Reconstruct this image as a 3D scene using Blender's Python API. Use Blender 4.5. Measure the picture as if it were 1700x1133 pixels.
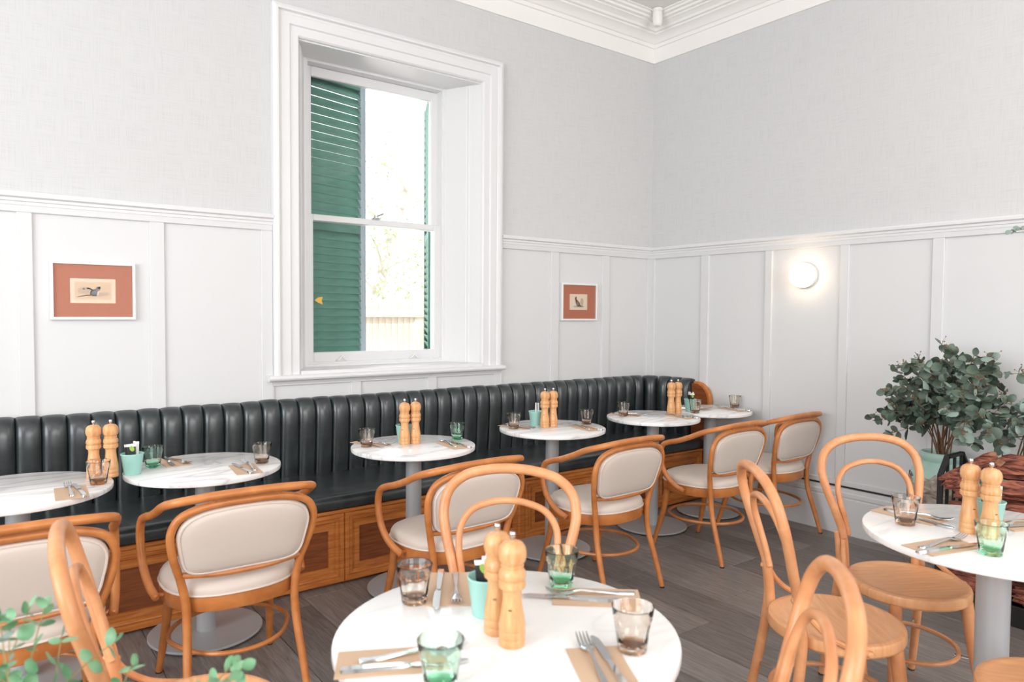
import bpy, bmesh, math, random
from mathutils import Vector, Matrix
PI = math.pi
S = bpy.context.scene
COL = S.collection
for o in list(bpy.data.objects): bpy.data.objects.remove(o)

# ------------------------------------------------------------------ camera, world, sun, lights, exposure
cd = bpy.data.cameras.new('camera'); cam = bpy.data.objects.new('camera', cd); COL.objects.link(cam)
cd.sensor_width = 36; cd.lens = 36*1184.6/1700; cd.clip_start = .05; cd.clip_end = 200
cd.dof.use_dof = True; cd.dof.focus_distance = 3.6; cd.dof.aperture_fstop = 3.5
cam.matrix_world = Matrix(((.798, .018, -.602, -4.517), (-.602, .035, -.797, -4.065), (.007, .999, .039, 1.42), (0, 0, 0, 1)))
_r = cam.matrix_world.to_3x3(); cam.matrix_world = Matrix.Translation((-4.517, -4.065, 1.42)) @ _r.to_quaternion().to_matrix().to_4x4()
S.camera = cam
S.view_settings.view_transform = 'Standard'; S.view_settings.look = 'None'; S.view_settings.gamma = 1
S.view_settings.use_curve_mapping = False; S.view_settings.exposure = -0.84
w = bpy.data.worlds.new('sky'); S.world = w; w.use_nodes = True
bg = w.node_tree.nodes['Background']; bg.inputs[0].default_value = (.92, .96, 1, 1); bg.inputs[1].default_value = 4.5

def light(name, kind, loc, energy, color, rot=(0, 0, 0), size=(1, 1), **k):
    l = bpy.data.lights.new(name, kind); l.energy = energy; l.color = color
    if kind == 'AREA': l.shape = 'RECTANGLE'; l.size, l.size_y = size
    for a, b in k.items(): setattr(l, a, b)
    o = bpy.data.objects.new(name, l); o.location = loc; o.rotation_euler = rot; COL.objects.link(o); return o
light('sun', 'SUN', (0, -20, 20), 9.0, (1, .95, .86), (math.radians(33), 0, math.radians(-28)), angle=.01)
light('daylight_side_window', 'AREA', (-7.9, -3.3, 2.0), 275, (.95, .98, 1), (0, -PI/2, 0), (2.3, 3.6))
light('daylight_rear_window', 'AREA', (-3.4, -7.9, 2.1), 205, (1, .98, .96), (PI/2, 0, 0), (4.4, 2.4))
light('daylight_wall_window', 'AREA', (-2.362, .62, 2.05), 22, (.96, .98, 1), (-PI/2, 0, 0), (.95, 1.7))
for x, y, e in ((-1.35, -4.35, 62), (-5.7, -3.2, 40), (-4.0, -6.0, 50)):
    light('fill_point_light', 'POINT', (x, y, 2.75), e, (1, .90, .80), shadow_soft_size=.28)  # added unseen fill points that lift the cornice, ceiling and right wall

# ------------------------------------------------------------------ materials
MATS = {}
def mat(name, col, rough=.5, metal=0, **k):
    m = bpy.data.materials.new(name); m.use_nodes = True
    b = m.node_tree.nodes['Principled BSDF']; b.inputs['Base Color'].default_value = (*col, 1)
    b.inputs['Roughness'].default_value = rough; b.inputs['Metallic'].default_value = metal
    for a, v in k.items(): b.inputs[a.replace('_', ' ')].default_value = v
    MATS[name] = m; return m
def nodes(m): nt = m.node_tree; return nt, nt.nodes, nt.links, nt.nodes['Principled BSDF']
def noise_col(m, c1, c2, scale=(1, 1, 1), nscale=5, detail=4, lo=.35, hi=.65, dist=0, bump=0, coord='Object', bdist=.002):
    nt, N, L, b = nodes(m)
    tc = N.new('ShaderNodeTexCoord'); mp = N.new('ShaderNodeMapping'); mp.inputs['Scale'].default_value = scale
    nz = N.new('ShaderNodeTexNoise'); nz.inputs['Scale'].default_value = nscale; nz.inputs['Detail'].default_value = detail; nz.inputs['Distortion'].default_value = dist
    cr = N.new('ShaderNodeValToRGB'); e = cr.color_ramp.elements; e[0].position = lo; e[1].position = hi; e[0].color = (*c1, 1); e[1].color = (*c2, 1)
    L.new(tc.outputs[coord], mp.inputs[0]); L.new(mp.outputs[0], nz.inputs[0]); L.new(nz.outputs[0], cr.inputs[0]); L.new(cr.outputs[0], b.inputs['Base Color'])
    if bump:
        bp = N.new('ShaderNodeBump'); bp.inputs['Strength'].default_value = bump; bp.inputs['Distance'].default_value = bdist
        L.new(nz.outputs[0], bp.inputs['Height']); L.new(bp.outputs[0], b.inputs['Normal'])
    return nz, cr
M = MATS
mat('wallpaper', (.62, .61, .60), .9)
def wallpaper():
    nt, N, L, b = nodes(M['wallpaper']); tc = N.new('ShaderNodeTexCoord'); outs = []
    for sc in ((1.2, 1.2, 60), (60, 60, 1.2)):
        mp = N.new('ShaderNodeMapping'); mp.inputs['Scale'].default_value = sc
        nz = N.new('ShaderNodeTexNoise'); nz.inputs['Scale'].default_value = 6; nz.inputs['Detail'].default_value = 3
        L.new(tc.outputs['Object'], mp.inputs[0]); L.new(mp.outputs[0], nz.inputs[0]); outs.append(nz.outputs[0])
    ad = N.new('ShaderNodeMath'); ad.operation = 'ADD'; L.new(outs[0], ad.inputs[0]); L.new(outs[1], ad.inputs[1])
    cr = N.new('ShaderNodeValToRGB'); e = cr.color_ramp.elements; e[0].position = .8; e[1].position = 1.2
    e[0].color = (.57, .573, .575, 1); e[1].color = (.628, .63, .632, 1)
    dv = N.new('ShaderNodeMath'); dv.operation = 'MULTIPLY'; dv.inputs[1].default_value = 1.0
    L.new(ad.outputs[0], dv.inputs[0]); L.new(dv.outputs[0], cr.inputs[0]); L.new(cr.outputs[0], b.inputs['Base Color'])
wallpaper()
mat('panel_paint', (.682, .686, .690), .45)
mat('trim_paint', (.755, .757, .76), .38)
mat('cornice_paint', (.88, .86, .84), .5)
mat('ceiling_paint', (.80, .78, .76), .7)
mat('dark_gap', (.02, .02, .02), .8)
mat('seam_highlight', (.34, .30, .27), .8)  # pale seam colour stands in for light caught on the plank bevels
mat('plain_wall', (.74, .73, .72), .8)
noise_col(mat('floor_oak', (.1, .09, .08), .42), (.15, .13, .12), (.30, .268, .25), (9, .7, 1), 7, 7, .3, .72, 1.2, .25)
noise_col(mat('floor_oak_dark', (.1, .09, .08), .42), (.115, .099, .091), (.225, .20, .188), (10, .8, 1), 7, 7, .3, .72, 1.2, .25)
noise_col(mat('floor_oak_pale', (.1, .09, .08), .42), (.165, .144, .134), (.31, .28, .265), (8, .6, 1), 7, 7, .3, .72, 1.2, .25)
noise_col(mat('leather', (.02, .028, .03), .30, Coat_Weight=.6, Coat_Roughness=.26), (.010, .016, .018), (.036, .048, .051), (1, 1, 1), 8, 7, .3, .7, .3, .12)
noise_col(mat('bench_oak', (.3, .1, .03), .38), (.44, .126, .022), (.66, .24, .055), (3, 3, 30), 3, 5, .3, .7, .4, .05)
noise_col(mat('bench_oak_upright', (.3, .1, .03), .38), (.44, .126, .022), (.66, .24, .055), (30, 30, 2), 3, 5, .3, .7, .4, .05)
noise_col(mat('bench_veneer', (.15, .045, .015), .36), (.165, .040, .010), (.29, .085, .022), (2.5, 2.5, 34), 3, 5, .3, .7, .5, .05)
noise_col(mat('armchair_wood', (.5, .2, .06), .33), (.46, .148, .034), (.62, .235, .068), (4, 4, 4), 3, 3, .3, .7, .6)
noise_col(mat('sidechair_wood', (.6, .3, .13), .36), (.60, .245, .100), (.74, .36, .17), (4, 4, 4), 3, 3, .3, .7, .6)
noise_col(mat('seat_ply', (.6, .3, .13), .38), (.66, .305, .13), (.78, .41, .20), (3, 26, 3), 3, 5, .3, .7, .5)
mat('cream_vinyl', (.665, .575, .51), .42)
mat('piping', (.72, .62, .55), .4)
def marble(name, rot, seed, k):
    m = mat(name, (.9, .9, .9), .24, Coat_Weight=.15, Coat_Roughness=.12)
    nt, N, L, b = nodes(m); tc = N.new('ShaderNodeTexCoord'); mp = N.new('ShaderNodeMapping')
    mp.inputs['Rotation'].default_value = (0, 0, rot); mp.inputs['Location'].default_value = (seed, seed*2, 0); mp.inputs['Scale'].default_value = (1, 3.6, 1)
    nz = N.new('ShaderNodeTexNoise'); nz.inputs['Scale'].default_value = 1.9; nz.inputs['Detail'].default_value = 8; nz.inputs['Distortion'].default_value = .8
    cr = N.new('ShaderNodeValToRGB'); e = cr.color_ramp.elements; e[0].position = .36; e[1].position = .66
    g = lambda q: tuple(.94-(.9-v)*k for v in q)+(1,)
    e[0].color = g((.90, .90, .90)); e[1].color = g((.90, .895, .89))
    for p, q in ((.46, (.80, .795, .80)), (.495, (.62, .60, .61)), (.52, (.80, .795, .795)), (.58, (.86, .855, .85))):
        x = cr.color_ramp.elements.new(p); x.color = g(q)
    L.new(tc.outputs['Object'], mp.inputs[0]); L.new(mp.outputs[0], nz.inputs[0]); L.new(nz.outputs[0], cr.inputs[0]); L.new(cr.outputs[0], b.inputs['Base Color'])
for i in range(5): marble('marble%d' % i, (.9, 1.6, .3, 1.2, -.35)[i], i*3.7+1.3, (1.1, 1.0, .95, .32, .55)[i])
mat('table_grey', (.46, .475, .49), .38, .15)
mat('black_rubber', (.015, .015, .015), .7)
noise_col(mat('mill_wood', (.7, .4, .2), .34), (.60, .285, .11), (.76, .43, .205), (30, 30, 4), 3, 4, .3, .7, .4)
mat('steel', (.62, .62, .62), .2, 1)
mat('chrome', (.75, .75, .75), .1, 1)
mat('kraft', (.60, .42, .29), .85)
mat('mint', (.36, .66, .60), .4)
mat('white_paper', (.82, .82, .82), .7)
mat('black_paper', (.02, .02, .022), .45)
mat('lime_print', (.30, .48, .06), .5)
mat('print_ink', (.12, .06, .03), .6)
def glass(name, col, rough=.0):
    mat(name, col, rough, 0, Transmission_Weight=1.0, IOR=1.45)
glass('glass_smoke', (.925, .88, .835)); glass('glass_green', (.81, .975, .885)); glass('glass_smoke_base', (.50, .29, .16)); glass('glass_green_base', (.30, .85, .52))
def pane(name, tint, ior):
    m = bpy.data.materials.new(name); m.use_nodes = True; nt = m.node_tree; N = nt.nodes; L = nt.links; N.clear()
    out = N.new('ShaderNodeOutputMaterial'); mx = N.new('ShaderNodeMixShader'); tr = N.new('ShaderNodeBsdfTransparent'); gl = N.new('ShaderNodeBsdfGlossy'); fr = N.new('ShaderNodeFresnel')
    tr.inputs[0].default_value = (*tint, 1); gl.inputs['Roughness'].default_value = .02; fr.inputs[0].default_value = ior
    L.new(fr.outputs[0], mx.inputs[0]); L.new(tr.outputs[0], mx.inputs[1]); L.new(gl.outputs[0], mx.inputs[2]); L.new(mx.outputs[0], out.inputs[0]); MATS[name] = m
pane('pane', (.97, .98, .98), 1.45); pane('pane_print', (.99, .99, .99), 1.16)
noise_col(mat('shutter_green', (.03, .13, .10), .45), (.035, .16, .115), (.075, .25, .185), (2, 2, 6), 4, 5, .3, .7, .3, .1)
mat('shutter_edge', (.34, .40, .44), .6)
noise_col(mat('fence_wood', (.6, .5, .4), .8), (.52, .43, .34), (.70, .60, .50), (14, 14, 2), 3, 4, .3, .7)
mat('bark_tree', (.55, .50, .44), .9); mat('tree_leaf', (.22, .36, .08), .6); mat('garden_soil', (.62, .57, .50), .95); mat('brick_paint', (.55, .25, .18), .8)
mat('frame_white', (.80, .80, .80), .4); mat('mat_terracotta', (.50, .175, .10), .7); mat('print_cream', (.82, .70, .55), .7); mat('print_peach', (.76, .56, .39), .7)
mat('ink_dark', (.03, .025, .025), .7); mat('ink_grey', (.24, .225, .235), .7); mat('ink_wash', (.58, .45, .34), .7); mat('ink_brown', (.16, .075, .04), .7)
m = mat('opal_lit', (1, .97, .92), .3); b = m.node_tree.nodes['Principled BSDF']; b.inputs['Emission Color'].default_value = (1, .74, .48, 1); b.inputs['Emission Strength'].default_value = 18
mat('fitting_white', (.85, .83, .80), .4)
noise_col(mat('leaf_dusk', (.12, .2, .17), .5), (.060, .095, .068), (.160, .215, .165), (1, 1, 1), 14, 2, .3, .7, coord='Object')
noise_col(mat('leaf_fresh', (.22, .42, .3), .45), (.085, .25, .105), (.26, .46, .28), (1, 1, 1), 16, 2, .3, .7)
mat('leaf_pale', (.25, .33, .29), .5); mat('twig', (.20, .105, .055), .7); mat('twig_green', (.30, .24, .10), .7); mat('seed', (.34, .13, .075), .7)
noise_col(mat('celadon', (.45, .65, .58), .35), (.36, .56, .49), (.54, .72, .65), (1, 1, 1), 5, 3, .3, .7)
noise_col(mat('bark_wrap', (.35, .28, .22), .95), (.13, .095, .07), (.52, .44, .37), (3, 3, 6), 6, 8, .32, .68, .5, .8, bdist=.01)
noise_col(mat('redgum', (.2, .05, .03), .75), (.060, .013, .009), (.46, .150, .090), (14, 2.2, 14), 4, 9, .36, .66, .9, .9, bdist=.012)
noise_col(mat('redgum_end', (.3, .15, .08), .85), (.20, .085, .045), (.40, .23, .14), (5, 5, 5), 6, 6, .3, .7, .5, .6, bdist=.008)
mat('black_iron', (.012, .012, .013), .5)
mat('yellow_leaf', (.85, .5, .08), .6)

# ------------------------------------------------------------------ mesh helpers
def V(*a): return Vector(a)
def finish(name, bm, m, parent=None, angle=38):
    me = bpy.data.meshes.new(name); bmesh.ops.recalc_face_normals(bm, faces=bm.faces[:]); bm.to_mesh(me); bm.free()
    ms = m if isinstance(m, (list, tuple)) else [m]
    for x in ms: me.materials.append(MATS[x])
    if angle:
        me.shade_smooth(); me.set_sharp_from_angle(angle=math.radians(angle))
    o = bpy.data.objects.new(name, me); COL.objects.link(o)
    if parent: o.parent = parent
    return o
def share(name, src, parent=None, loc=(0, 0, 0), rot=(0, 0, 0), scale=(1, 1, 1)):
    o = bpy.data.objects.new(name, src.data); COL.objects.link(o); o.location = loc; o.rotation_euler = rot; o.scale = scale
    if parent: o.parent = parent
    return o
def tag(o, label=None, cat=None, group=None, kind=None):
    for k, v in (('label', label), ('category', cat), ('group', group), ('kind', kind)):
        if v: o[k] = v
    return o
def thing(name, label, cat, loc=(0, 0, 0), rz=0, group=None):
    o = bpy.data.objects.new(name, None); o.empty_display_size = .1; COL.objects.link(o); o.location = loc; o.rotation_euler = (0, 0, rz)
    return tag(o, label, cat, group)
def struct(name): return tag(thing(name, None, None), kind='structure')
def dup(r, label=None, loc=None, rz=None, parent=None, group=None):
    c = r.copy(); COL.objects.link(c); c.parent = parent
    if label: c['label'] = label
    if group: c['group'] = group
    if loc is not None: c.location = loc
    if rz is not None: c.rotation_euler = (0, 0, rz)
    for ch in r.children: dup(ch, parent=c)
    return c
def box(bm, x0, x1, y0, y1, z0, z1, bev=0, mi=0, seg=1):
    n = len(bm.faces)
    r = bmesh.ops.create_cube(bm, size=1); vs = r['verts']
    for v in vs: v.co = V(x0+(v.co.x+.5)*(x1-x0), y0+(v.co.y+.5)*(y1-y0), z0+(v.co.z+.5)*(z1-z0))
    fs = list({f for v in vs for f in v.link_faces})
    for f in fs: f.material_index = mi
    if bev:
        es = list({e for v in vs for e in v.link_edges})
        bmesh.ops.bevel(bm, geom=es, offset=bev, segments=seg, affect='EDGES', profile=.5)
    return vs
def spline(P, sub=6, closed=False):
    P = [Vector(p) for p in P]; n = len(P); out = []
    for i in range(n if closed else n-1):
        if closed: a, b, c, d = P[(i-1) % n], P[i], P[(i+1) % n], P[(i+2) % n]
        else: a, b, c, d = P[max(i-1, 0)], P[i], P[i+1], P[min(i+2, n-1)]
        for k in range(sub):
            t = k/sub; out.append(.5*((2*b)+(c-a)*t+(2*a-5*b+4*c-d)*t*t+(3*b-a-3*c+d)*t**3))
    if not closed: out.append(P[-1])
    return out
def tube(bm, P, r, n=10, closed=False, sub=6, r1=None, mi=0, cap=True):
    """round bar through the points P; r a number, a list per given point, or r to r1"""
    pts = spline(P, sub, closed) if sub > 1 else [Vector(p) for p in P]; m = len(pts)
    if isinstance(r, (list, tuple)):
        q = spline([(x, 0, 0) for x in r], sub, closed) if sub > 1 else [V(x, 0, 0) for x in r]; R = [x.x for x in q]
    elif r1 is not None: R = [r+(r1-r)*i/(m-1) for i in range(m)]
    else: R = [r]*m
    def tan(i):
        if closed: return (pts[(i+1) % m]-pts[i-1]).normalized()
        return (pts[min(i+1, m-1)]-pts[max(i-1, 0)]).normalized()
    t = tan(0); u = t.orthogonal().normalized(); rings = []
    for i in range(m):
        t2 = tan(i); q = t.rotation_difference(t2); u = q @ u; u = (u-t2*u.dot(t2)).normalized(); t = t2; v = t.cross(u)
        rings.append([bm.verts.new(pts[i]+R[i]*(math.cos(2*PI*k/n)*u+math.sin(2*PI*k/n)*v)) for k in range(n)])
    def bridge(A, B, s=0):
        for k in range(n):
            f = bm.faces.new((A[k], A[(k+1) % n], B[(k+1+s) % n], B[(k+s) % n])); f.material_index = mi
    for i in range(m-1): bridge(rings[i], rings[i+1])
    if closed:
        s = min(range(n), key=lambda s: (rings[0][s].co-rings[-1][0].co).length); bridge(rings[-1], rings[0], s)
    elif cap:
        for ring, sg, i in ((rings[0], -1, 0), (rings[-1], 1, -1)):
            d = (pts[i]-pts[1 if i == 0 else -2]).normalized()
            inner = [bm.verts.new(pts[i]+(v.co-pts[i])*.6+d*R[i]*.35) for v in ring]
            for k in range(n): bm.faces.new((ring[k], ring[(k+1) % n], inner[(k+1) % n], inner[k])).material_index = mi
            bm.faces.new(inner).material_index = mi
def lathe(bm, prof, n=28, c=(0, 0, 0), mi=0, close=False):
    c = Vector(c); rings = []
    for r, z in prof:
        if r <= 1e-6: rings.append([bm.verts.new(c+V(0, 0, z))])
        else: rings.append([bm.verts.new(c+V(r*math.cos(2*PI*k/n), r*math.sin(2*PI*k/n), z)) for k in range(n)])
    if close: rings.append(rings[0])
    for A, B in zip(rings, rings[1:]):
        for k in range(n):
            a = [A[k % len(A)], A[(k+1) % len(A)], B[(k+1) % len(B)], B[k % len(B)]]; a = list(dict.fromkeys(a))
            if len(a) > 2: bm.faces.new(a).material_index = mi
def frame(bm, u0, u1, v0, v1, prof, mp, mi=0, sides=None):
    """mitred rectangular frame; prof = [(inset, height)] from outer back to inner back"""
    rings = []
    for ins, h in prof:
        rings.append([bm.verts.new(mp(u, v, h)) for u, v in ((u0+ins, v0+ins), (u1-ins, v0+ins), (u1-ins, v1-ins), (u0+ins, v1-ins))])
    rings.append(rings[0])
    for A, B in zip(rings, rings[1:]):
        for k in range(4):
            bm.faces.new((A[k], A[(k+1) % 4], B[(k+1) % 4], B[k])).material_index = mi
def prism(bm, poly, mp, h0, h1, mi=0):
    A = [bm.verts.new(mp(u, v, h0)) for u, v in poly]; B = [bm.verts.new(mp(u, v, h1)) for u, v in poly]; n = len(poly)
    for k in range(n): bm.faces.new((A[k], A[(k+1) % n], B[(k+1) % n], B[k])).material_index = mi
    bm.faces.new(A).material_index = mi; bm.faces.new(B).material_index = mi
def extrude_profile(bm, prof, a, b, mp, ends=(0, 0)):
    """closed profile [(h, z)] run from a to b; ends = mitre slope per unit h at each end"""
    A = [bm.verts.new(mp(a+h*ends[0], h, z)) for h, z in prof]; B = [bm.verts.new(mp(b+h*ends[1], h, z)) for h, z in prof]; n = len(prof)
    for k in range(n): bm.faces.new((A[k], A[(k+1) % n], B[(k+1) % n], B[k]))
    bm.faces.new(A); bm.faces.new(B)
def NB(): return bmesh.new()
LW = lambda u, h, z: V(u, -h, z)          # window wall: u = x, h towards the room
RW = lambda u, h, z: V(-h, u, z)          # right wall: u = y
LWf = lambda u, v, h: V(u, -h, v)
RWf = lambda u, v, h: V(-h, u, v)

# ------------------------------------------------------------------ room shell
XL, YB, ZC = -8.0, -8.0, 3.76
OX0, OX1, OZ0, OZ1 = -2.998, -1.726, 1.07, 2.985     # window opening in the wall
wl = struct('wall_left')
bm = NB()
for a in ((XL, OX0, 0, ZC), (OX1, .3, 0, ZC), (OX0, OX1, 0, OZ0), (OX0, OX1, OZ1, ZC)): box(bm, a[0], a[1], 0, .30, a[2], a[3])
bmesh.ops.remove_doubles(bm, verts=bm.verts[:], dist=1e-5)
finish('wallpaper_surface', bm, 'wallpaper', wl, 0)
wr = struct('wall_right'); bm = NB(); box(bm, 0, .3, YB, 0, 0, ZC); finish('wallpaper_surface', bm, 'wallpaper', wr, 0)
wb = struct('wall_back'); bm = NB()
box(bm, XL-.2, .3, YB-.2, YB, 0, .9); box(bm, XL-.2, .3, YB-.2, YB, 3.3, ZC); box(bm, XL-.2, -5.8, YB-.2, YB, .9, 3.3); box(bm, -1.0, .3, YB-.2, YB, .9, 3.3)
finish('plaster', bm, 'plain_wall', wb, 0)
ws = struct('wall_side'); bm = NB()
box(bm, XL-.2, XL, YB, .3, 0, .8); box(bm, XL-.2, XL, YB, .3, 3.2, ZC); box(bm, XL-.2, XL, YB, -5.2, .8, 3.2); box(bm, XL-.2, XL, -1.4, .3, .8, 3.2)
finish('plaster', bm, 'plain_wall', ws, 0)
bm = NB(); box(bm, XL-.2, .3, YB-.2, .3, ZC, ZC+.15); tag(finish('ceiling', bm, 'ceiling_paint', None, 0), kind='structure')

# floor of oak planks running along the right wall
fl = struct('floor'); bm = NB(); box(bm, XL, 0, YB, 0, -.12, -.012); finish('underlay', bm, 'seam_highlight', fl, 0)
rnd = random.Random(4); PW = .236; x = -2.055-PW*24
while x < 0:
    y = YB-rnd.random()*1.6
    while y < 0:
        ln = rnd.choice((1.5, 1.8, 2.1, 2.1)); a, b_ = max(y, YB), min(y+ln, 0); xa, xb = max(x, XL), min(x+PW, 0)
        if b_-a > .02 and xb-xa > .02:
            bm = NB(); box(bm, -(xb-xa)/2+.0012, (xb-xa)/2-.0012, -(b_-a)/2+.0012, (b_-a)/2-.0012, -.012, 0, .0015)
            p = finish('plank', bm, rnd.choice(('floor_oak', 'floor_oak', 'floor_oak_dark', 'floor_oak_pale')), fl, 20); p.location = ((xa+xb)/2, (a+b_)/2, 0)
        y += ln
    x += PW

# wainscot: panels, stiles, rails, dado cap
def wainscot(name, mp, edges, top, bot, ends, nbev=.004, rail=True, capz=True):
    """edges = [(panel start, panel end)] along the wall; everything between is stile"""
    t = struct(name); a0, a1 = ends
    for a, b in edges:
        bm = NB(); vs = box(bm, a-.006, b+.006, 0, .005, bot-.006, top+.006)
        for v in bm.verts: v.co = mp(v.co.x, v.co.y, v.co.z)
        finish('panel', bm, 'panel_paint', t, 0)
    st = [a0]+[q for e in edges for q in e]+[a1]
    for a, b in zip(st[::2], st[1::2]):
        if b-a < .004: continue
        bm = NB(); box(bm, a, b, 0, .019, bot, top, .003)
        for v in bm.verts: v.co = mp(v.co.x, v.co.y, v.co.z)
        finish('stile', bm, 'panel_paint', t, 30)
    return t
def rail(t, mp, a, b, z0, z1, nm='rail', d=.019):
    bm = NB(); box(bm, a, b, 0, d, z0, z1, .003)
    for v in bm.verts: v.co = mp(v.co.x, v.co.y, v.co.z)
    finish(nm, bm, 'panel_paint', t, 30)
CAP = [(0, 1.905), (.022, 1.908), (.024, 1.922), (.030, 1.926), (.032, 1.938), (.046, 1.945), (.048, 1.958), (.040, 1.968), (0, 1.970)]
def cap(t, mp, a, b, ends=(0, 0)):
    bm = NB(); extrude_profile(bm, CAP, a, b, mp, ends); finish('dado_cap', bm, 'trim_paint', t, 30)
ptop = 1.875
eL = []
x = -3.2236
for k in range(8): eL.append((x-.4966-k*.0, x)); x -= .5667
eL = [(-7.76, -7.27), (-7.20, -6.70), (-6.63, -6.13), (-6.06, -5.555), (-5.49, -4.985), (-4.915, -4.350), (-4.287, -3.790), (-3.719, -3.224)]
t1 = wainscot('trim_1', LW, eL, ptop, .12, (XL, -3.160)); rail(t1, LW, XL, -3.16, ptop, 1.91); rail(t1, LW, XL, -3.16, 0, .12); cap(t1, LW, XL, -3.160)
t2 = wainscot('trim_2', LW, [(-3.154, -2.686), (-2.619, -2.149), (-2.080, -1.614)], .994, .12, (-3.160, -1.56)); rail(t2, LW, -3.16, -1.56, .994, 1.03); rail(t2, LW, -3.16, -1.56, 0, .12)
t3 = wainscot('trim_3', LW, [(-1.548, -1.102), (-1.024, -.578), (-.497, -.060)], ptop, .12, (-1.562, 0)); rail(t3, LW, -1.562, 0, ptop, 1.91); rail(t3, LW, -1.562, 0, 0, .12); cap(t3, LW, -1.562, 0, (0, -1))
eR = [(-.526, -.057), (-1.085, -.600), (-1.636, -1.142), (-2.194, -1.696), (-2.75, -2.26), (-3.31, -2.81), (-3.87, -3.37), (-4.43, -3.93)]
eR = sorted([(a, b) for a, b in eR])
t4 = wainscot('trim_4', RW, eR, ptop, .345, (-5.0, 0)); rail(t4, RW, -5, 0, ptop, 1.91); rail(t4, RW, -5, 0, .312, .345); cap(t4, RW, -5, 0, (0, -1))
# deep skirting of the right wall with its shadow gap, the shade painted as a near-black strip
bb = struct('baseboard_right')
bm = NB(); extrude_profile(bm, [(0, 0), (.032, 0), (.032, .228), (.028, .234), (.028, .240), (.034, .246), (.034, .268), (.027, .276), (.027, .298), (0, .300)], -5, 0, RW); finish('skirting_board', bm, 'panel_paint', bb, 25)
bm = NB(); box(bm, -.012, 0, -5, 0, .300, .312); finish('shadow_gap', bm, 'dark_gap', bb, 0)
# cornice: stepped plaster profile on both walls
CO = [(0, 3.478), (.012, 3.478), (.018, 3.590), (.030, 3.593), (.033, 3.618), (.045, 3.622), (.058, 3.638), (.086, 3.655), (.110, 3.662), (.110, 3.674), (.132, 3.676), (.140, 3.690), (.165, 3.704), (.185, 3.707),
      (.185, 3.717), (.212, 3.719), (.216, 3.733), (.240, 3.736), (.244, 3.750), (.262, 3.752), (.262, ZC), (0, ZC)]
tc_ = struct('trim_5')
bm = NB(); extrude_profile(bm, CO, XL, 0, LW, (0, -1)); finish('cornice', bm, 'cornice_paint', tc_, 25)
bm = NB(); extrude_profile(bm, CO, YB, 0, RW, (0, -1)); finish('cornice', bm, 'cornice_paint', tc_, 25)
# small white sensor in the ceiling corner
t = thing('ceiling_sensor', 'small white cylindrical sensor hanging in the ceiling corner', 'sensor', (-.29, -.29, 0))
bm = NB(); lathe(bm, [(0, 3.625), (.022, 3.627), (.033, 3.640), (.036, 3.665), (.035, 3.735)], 20); finish('sensor_body', bm, 'fitting_white', t)
bm = NB(); lathe(bm, [(.036, 3.735), (.041, 3.737), (.041, 3.757), (0, 3.759)], 20); finish('mounting_base', bm, 'fitting_white', t)

# ------------------------------------------------------------------ window
win = struct('window_1')
AP = [(-.0, 0), (-.0, .040), (.018, .050), (.030, .050), (.036, .034), (.046, .030), (.052, .034), (.098, .034), (.104, .024), (.150, .024), (.158, .016), (.162, 0)]
bm = NB(); xo0, xo1, zo1 = -3.160, -1.564, 3.147; zb = 1.055
ringv = []
for ins, h in AP:
    ringv.append([bm.verts.new(LWf(u, v, h)) for u, v in ((xo0+ins, zb), (xo0+ins, zo1-ins), (xo1-ins, zo1-ins), (xo1-ins, zb))])
for A, B in zip(ringv, ringv[1:]+ringv[:1]):
    for k in range(3): bm.faces.new((A[k], A[k+1], B[k+1], B[k]))
bm.faces.new([r[0] for r in ringv]); bm.faces.new([r[3] for r in ringv]); finish('architrave', bm, 'trim_paint', win, 25)
# splayed timber linings with a bead, head lining, board below
FD, fx0, fx1, fz0, fz1 = .25, -2.872, -1.853, 1.075, 2.992
def lining(x0, x1, nm):
    bm = NB(); n = 5; prev = None
    prof = [(0, 0), (.075, 0), (.078, -.006), (.088, -.006), (.091, 0), (.098, 0), (.101, -.006), (.111, -.006), (.114, 0), (FD, 0)]
    sg = 1 if x1 < x0 else -1
    rows = []
    for d, e in prof:
        xx = x0+(x1-x0)*d/FD+sg*e*.6; rows.append([bm.verts.new((xx, d, OZ0)), bm.verts.new((xx, d, fz1+.01))])
    for d in (FD, 0):
        xx = (x1 if d else x0)-sg*(-.03); rows.append([bm.verts.new((xx, d, OZ0)), bm.verts.new((xx, d, fz1+.01))])
    for A, B in zip(rows, rows[1:]+rows[:1]): bm.faces.new((A[0], A[1], B[1], B[0]))
    bm.faces.new([r[0] for r in rows]); bm.faces.new([r[1] for r in rows])
    finish(nm, bm, 'trim_paint', win, 20)
lining(OX0, fx0, 'lining'); lining(OX1, fx1, 'lining')
bm = NB(); box(bm, OX0-.02, OX1+.02, .0, FD+.05, OZ1-.006, OZ1+.03, .002); finish('head_lining', bm, 'trim_paint', win, 20)
bm = NB(); box(bm, OX0-.002, OX1+.002, -.036, FD+.12, OZ0-.03, OZ0+.006, .002); finish('sill_board', bm, 'trim_paint', win, 20)
# rounded sill nosing
bm = NB(); pr = [(0, 1.022), (.045, 1.022)]+[(.045+.017*math.sin(a), 1.039-.017*math.cos(a)) for a in [i*PI/6 for i in range(1, 6)]]+[(.045, 1.056), (0, 1.060)]
extrude_profile(bm, pr, -3.192, -1.545, LW); extrude_profile(bm, [(0, .995), (.018, 1.0), (.030, 1.022), (0, 1.022)], -3.17, -1.56, LW); finish('sill', bm, 'trim_paint', win, 30)
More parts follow.
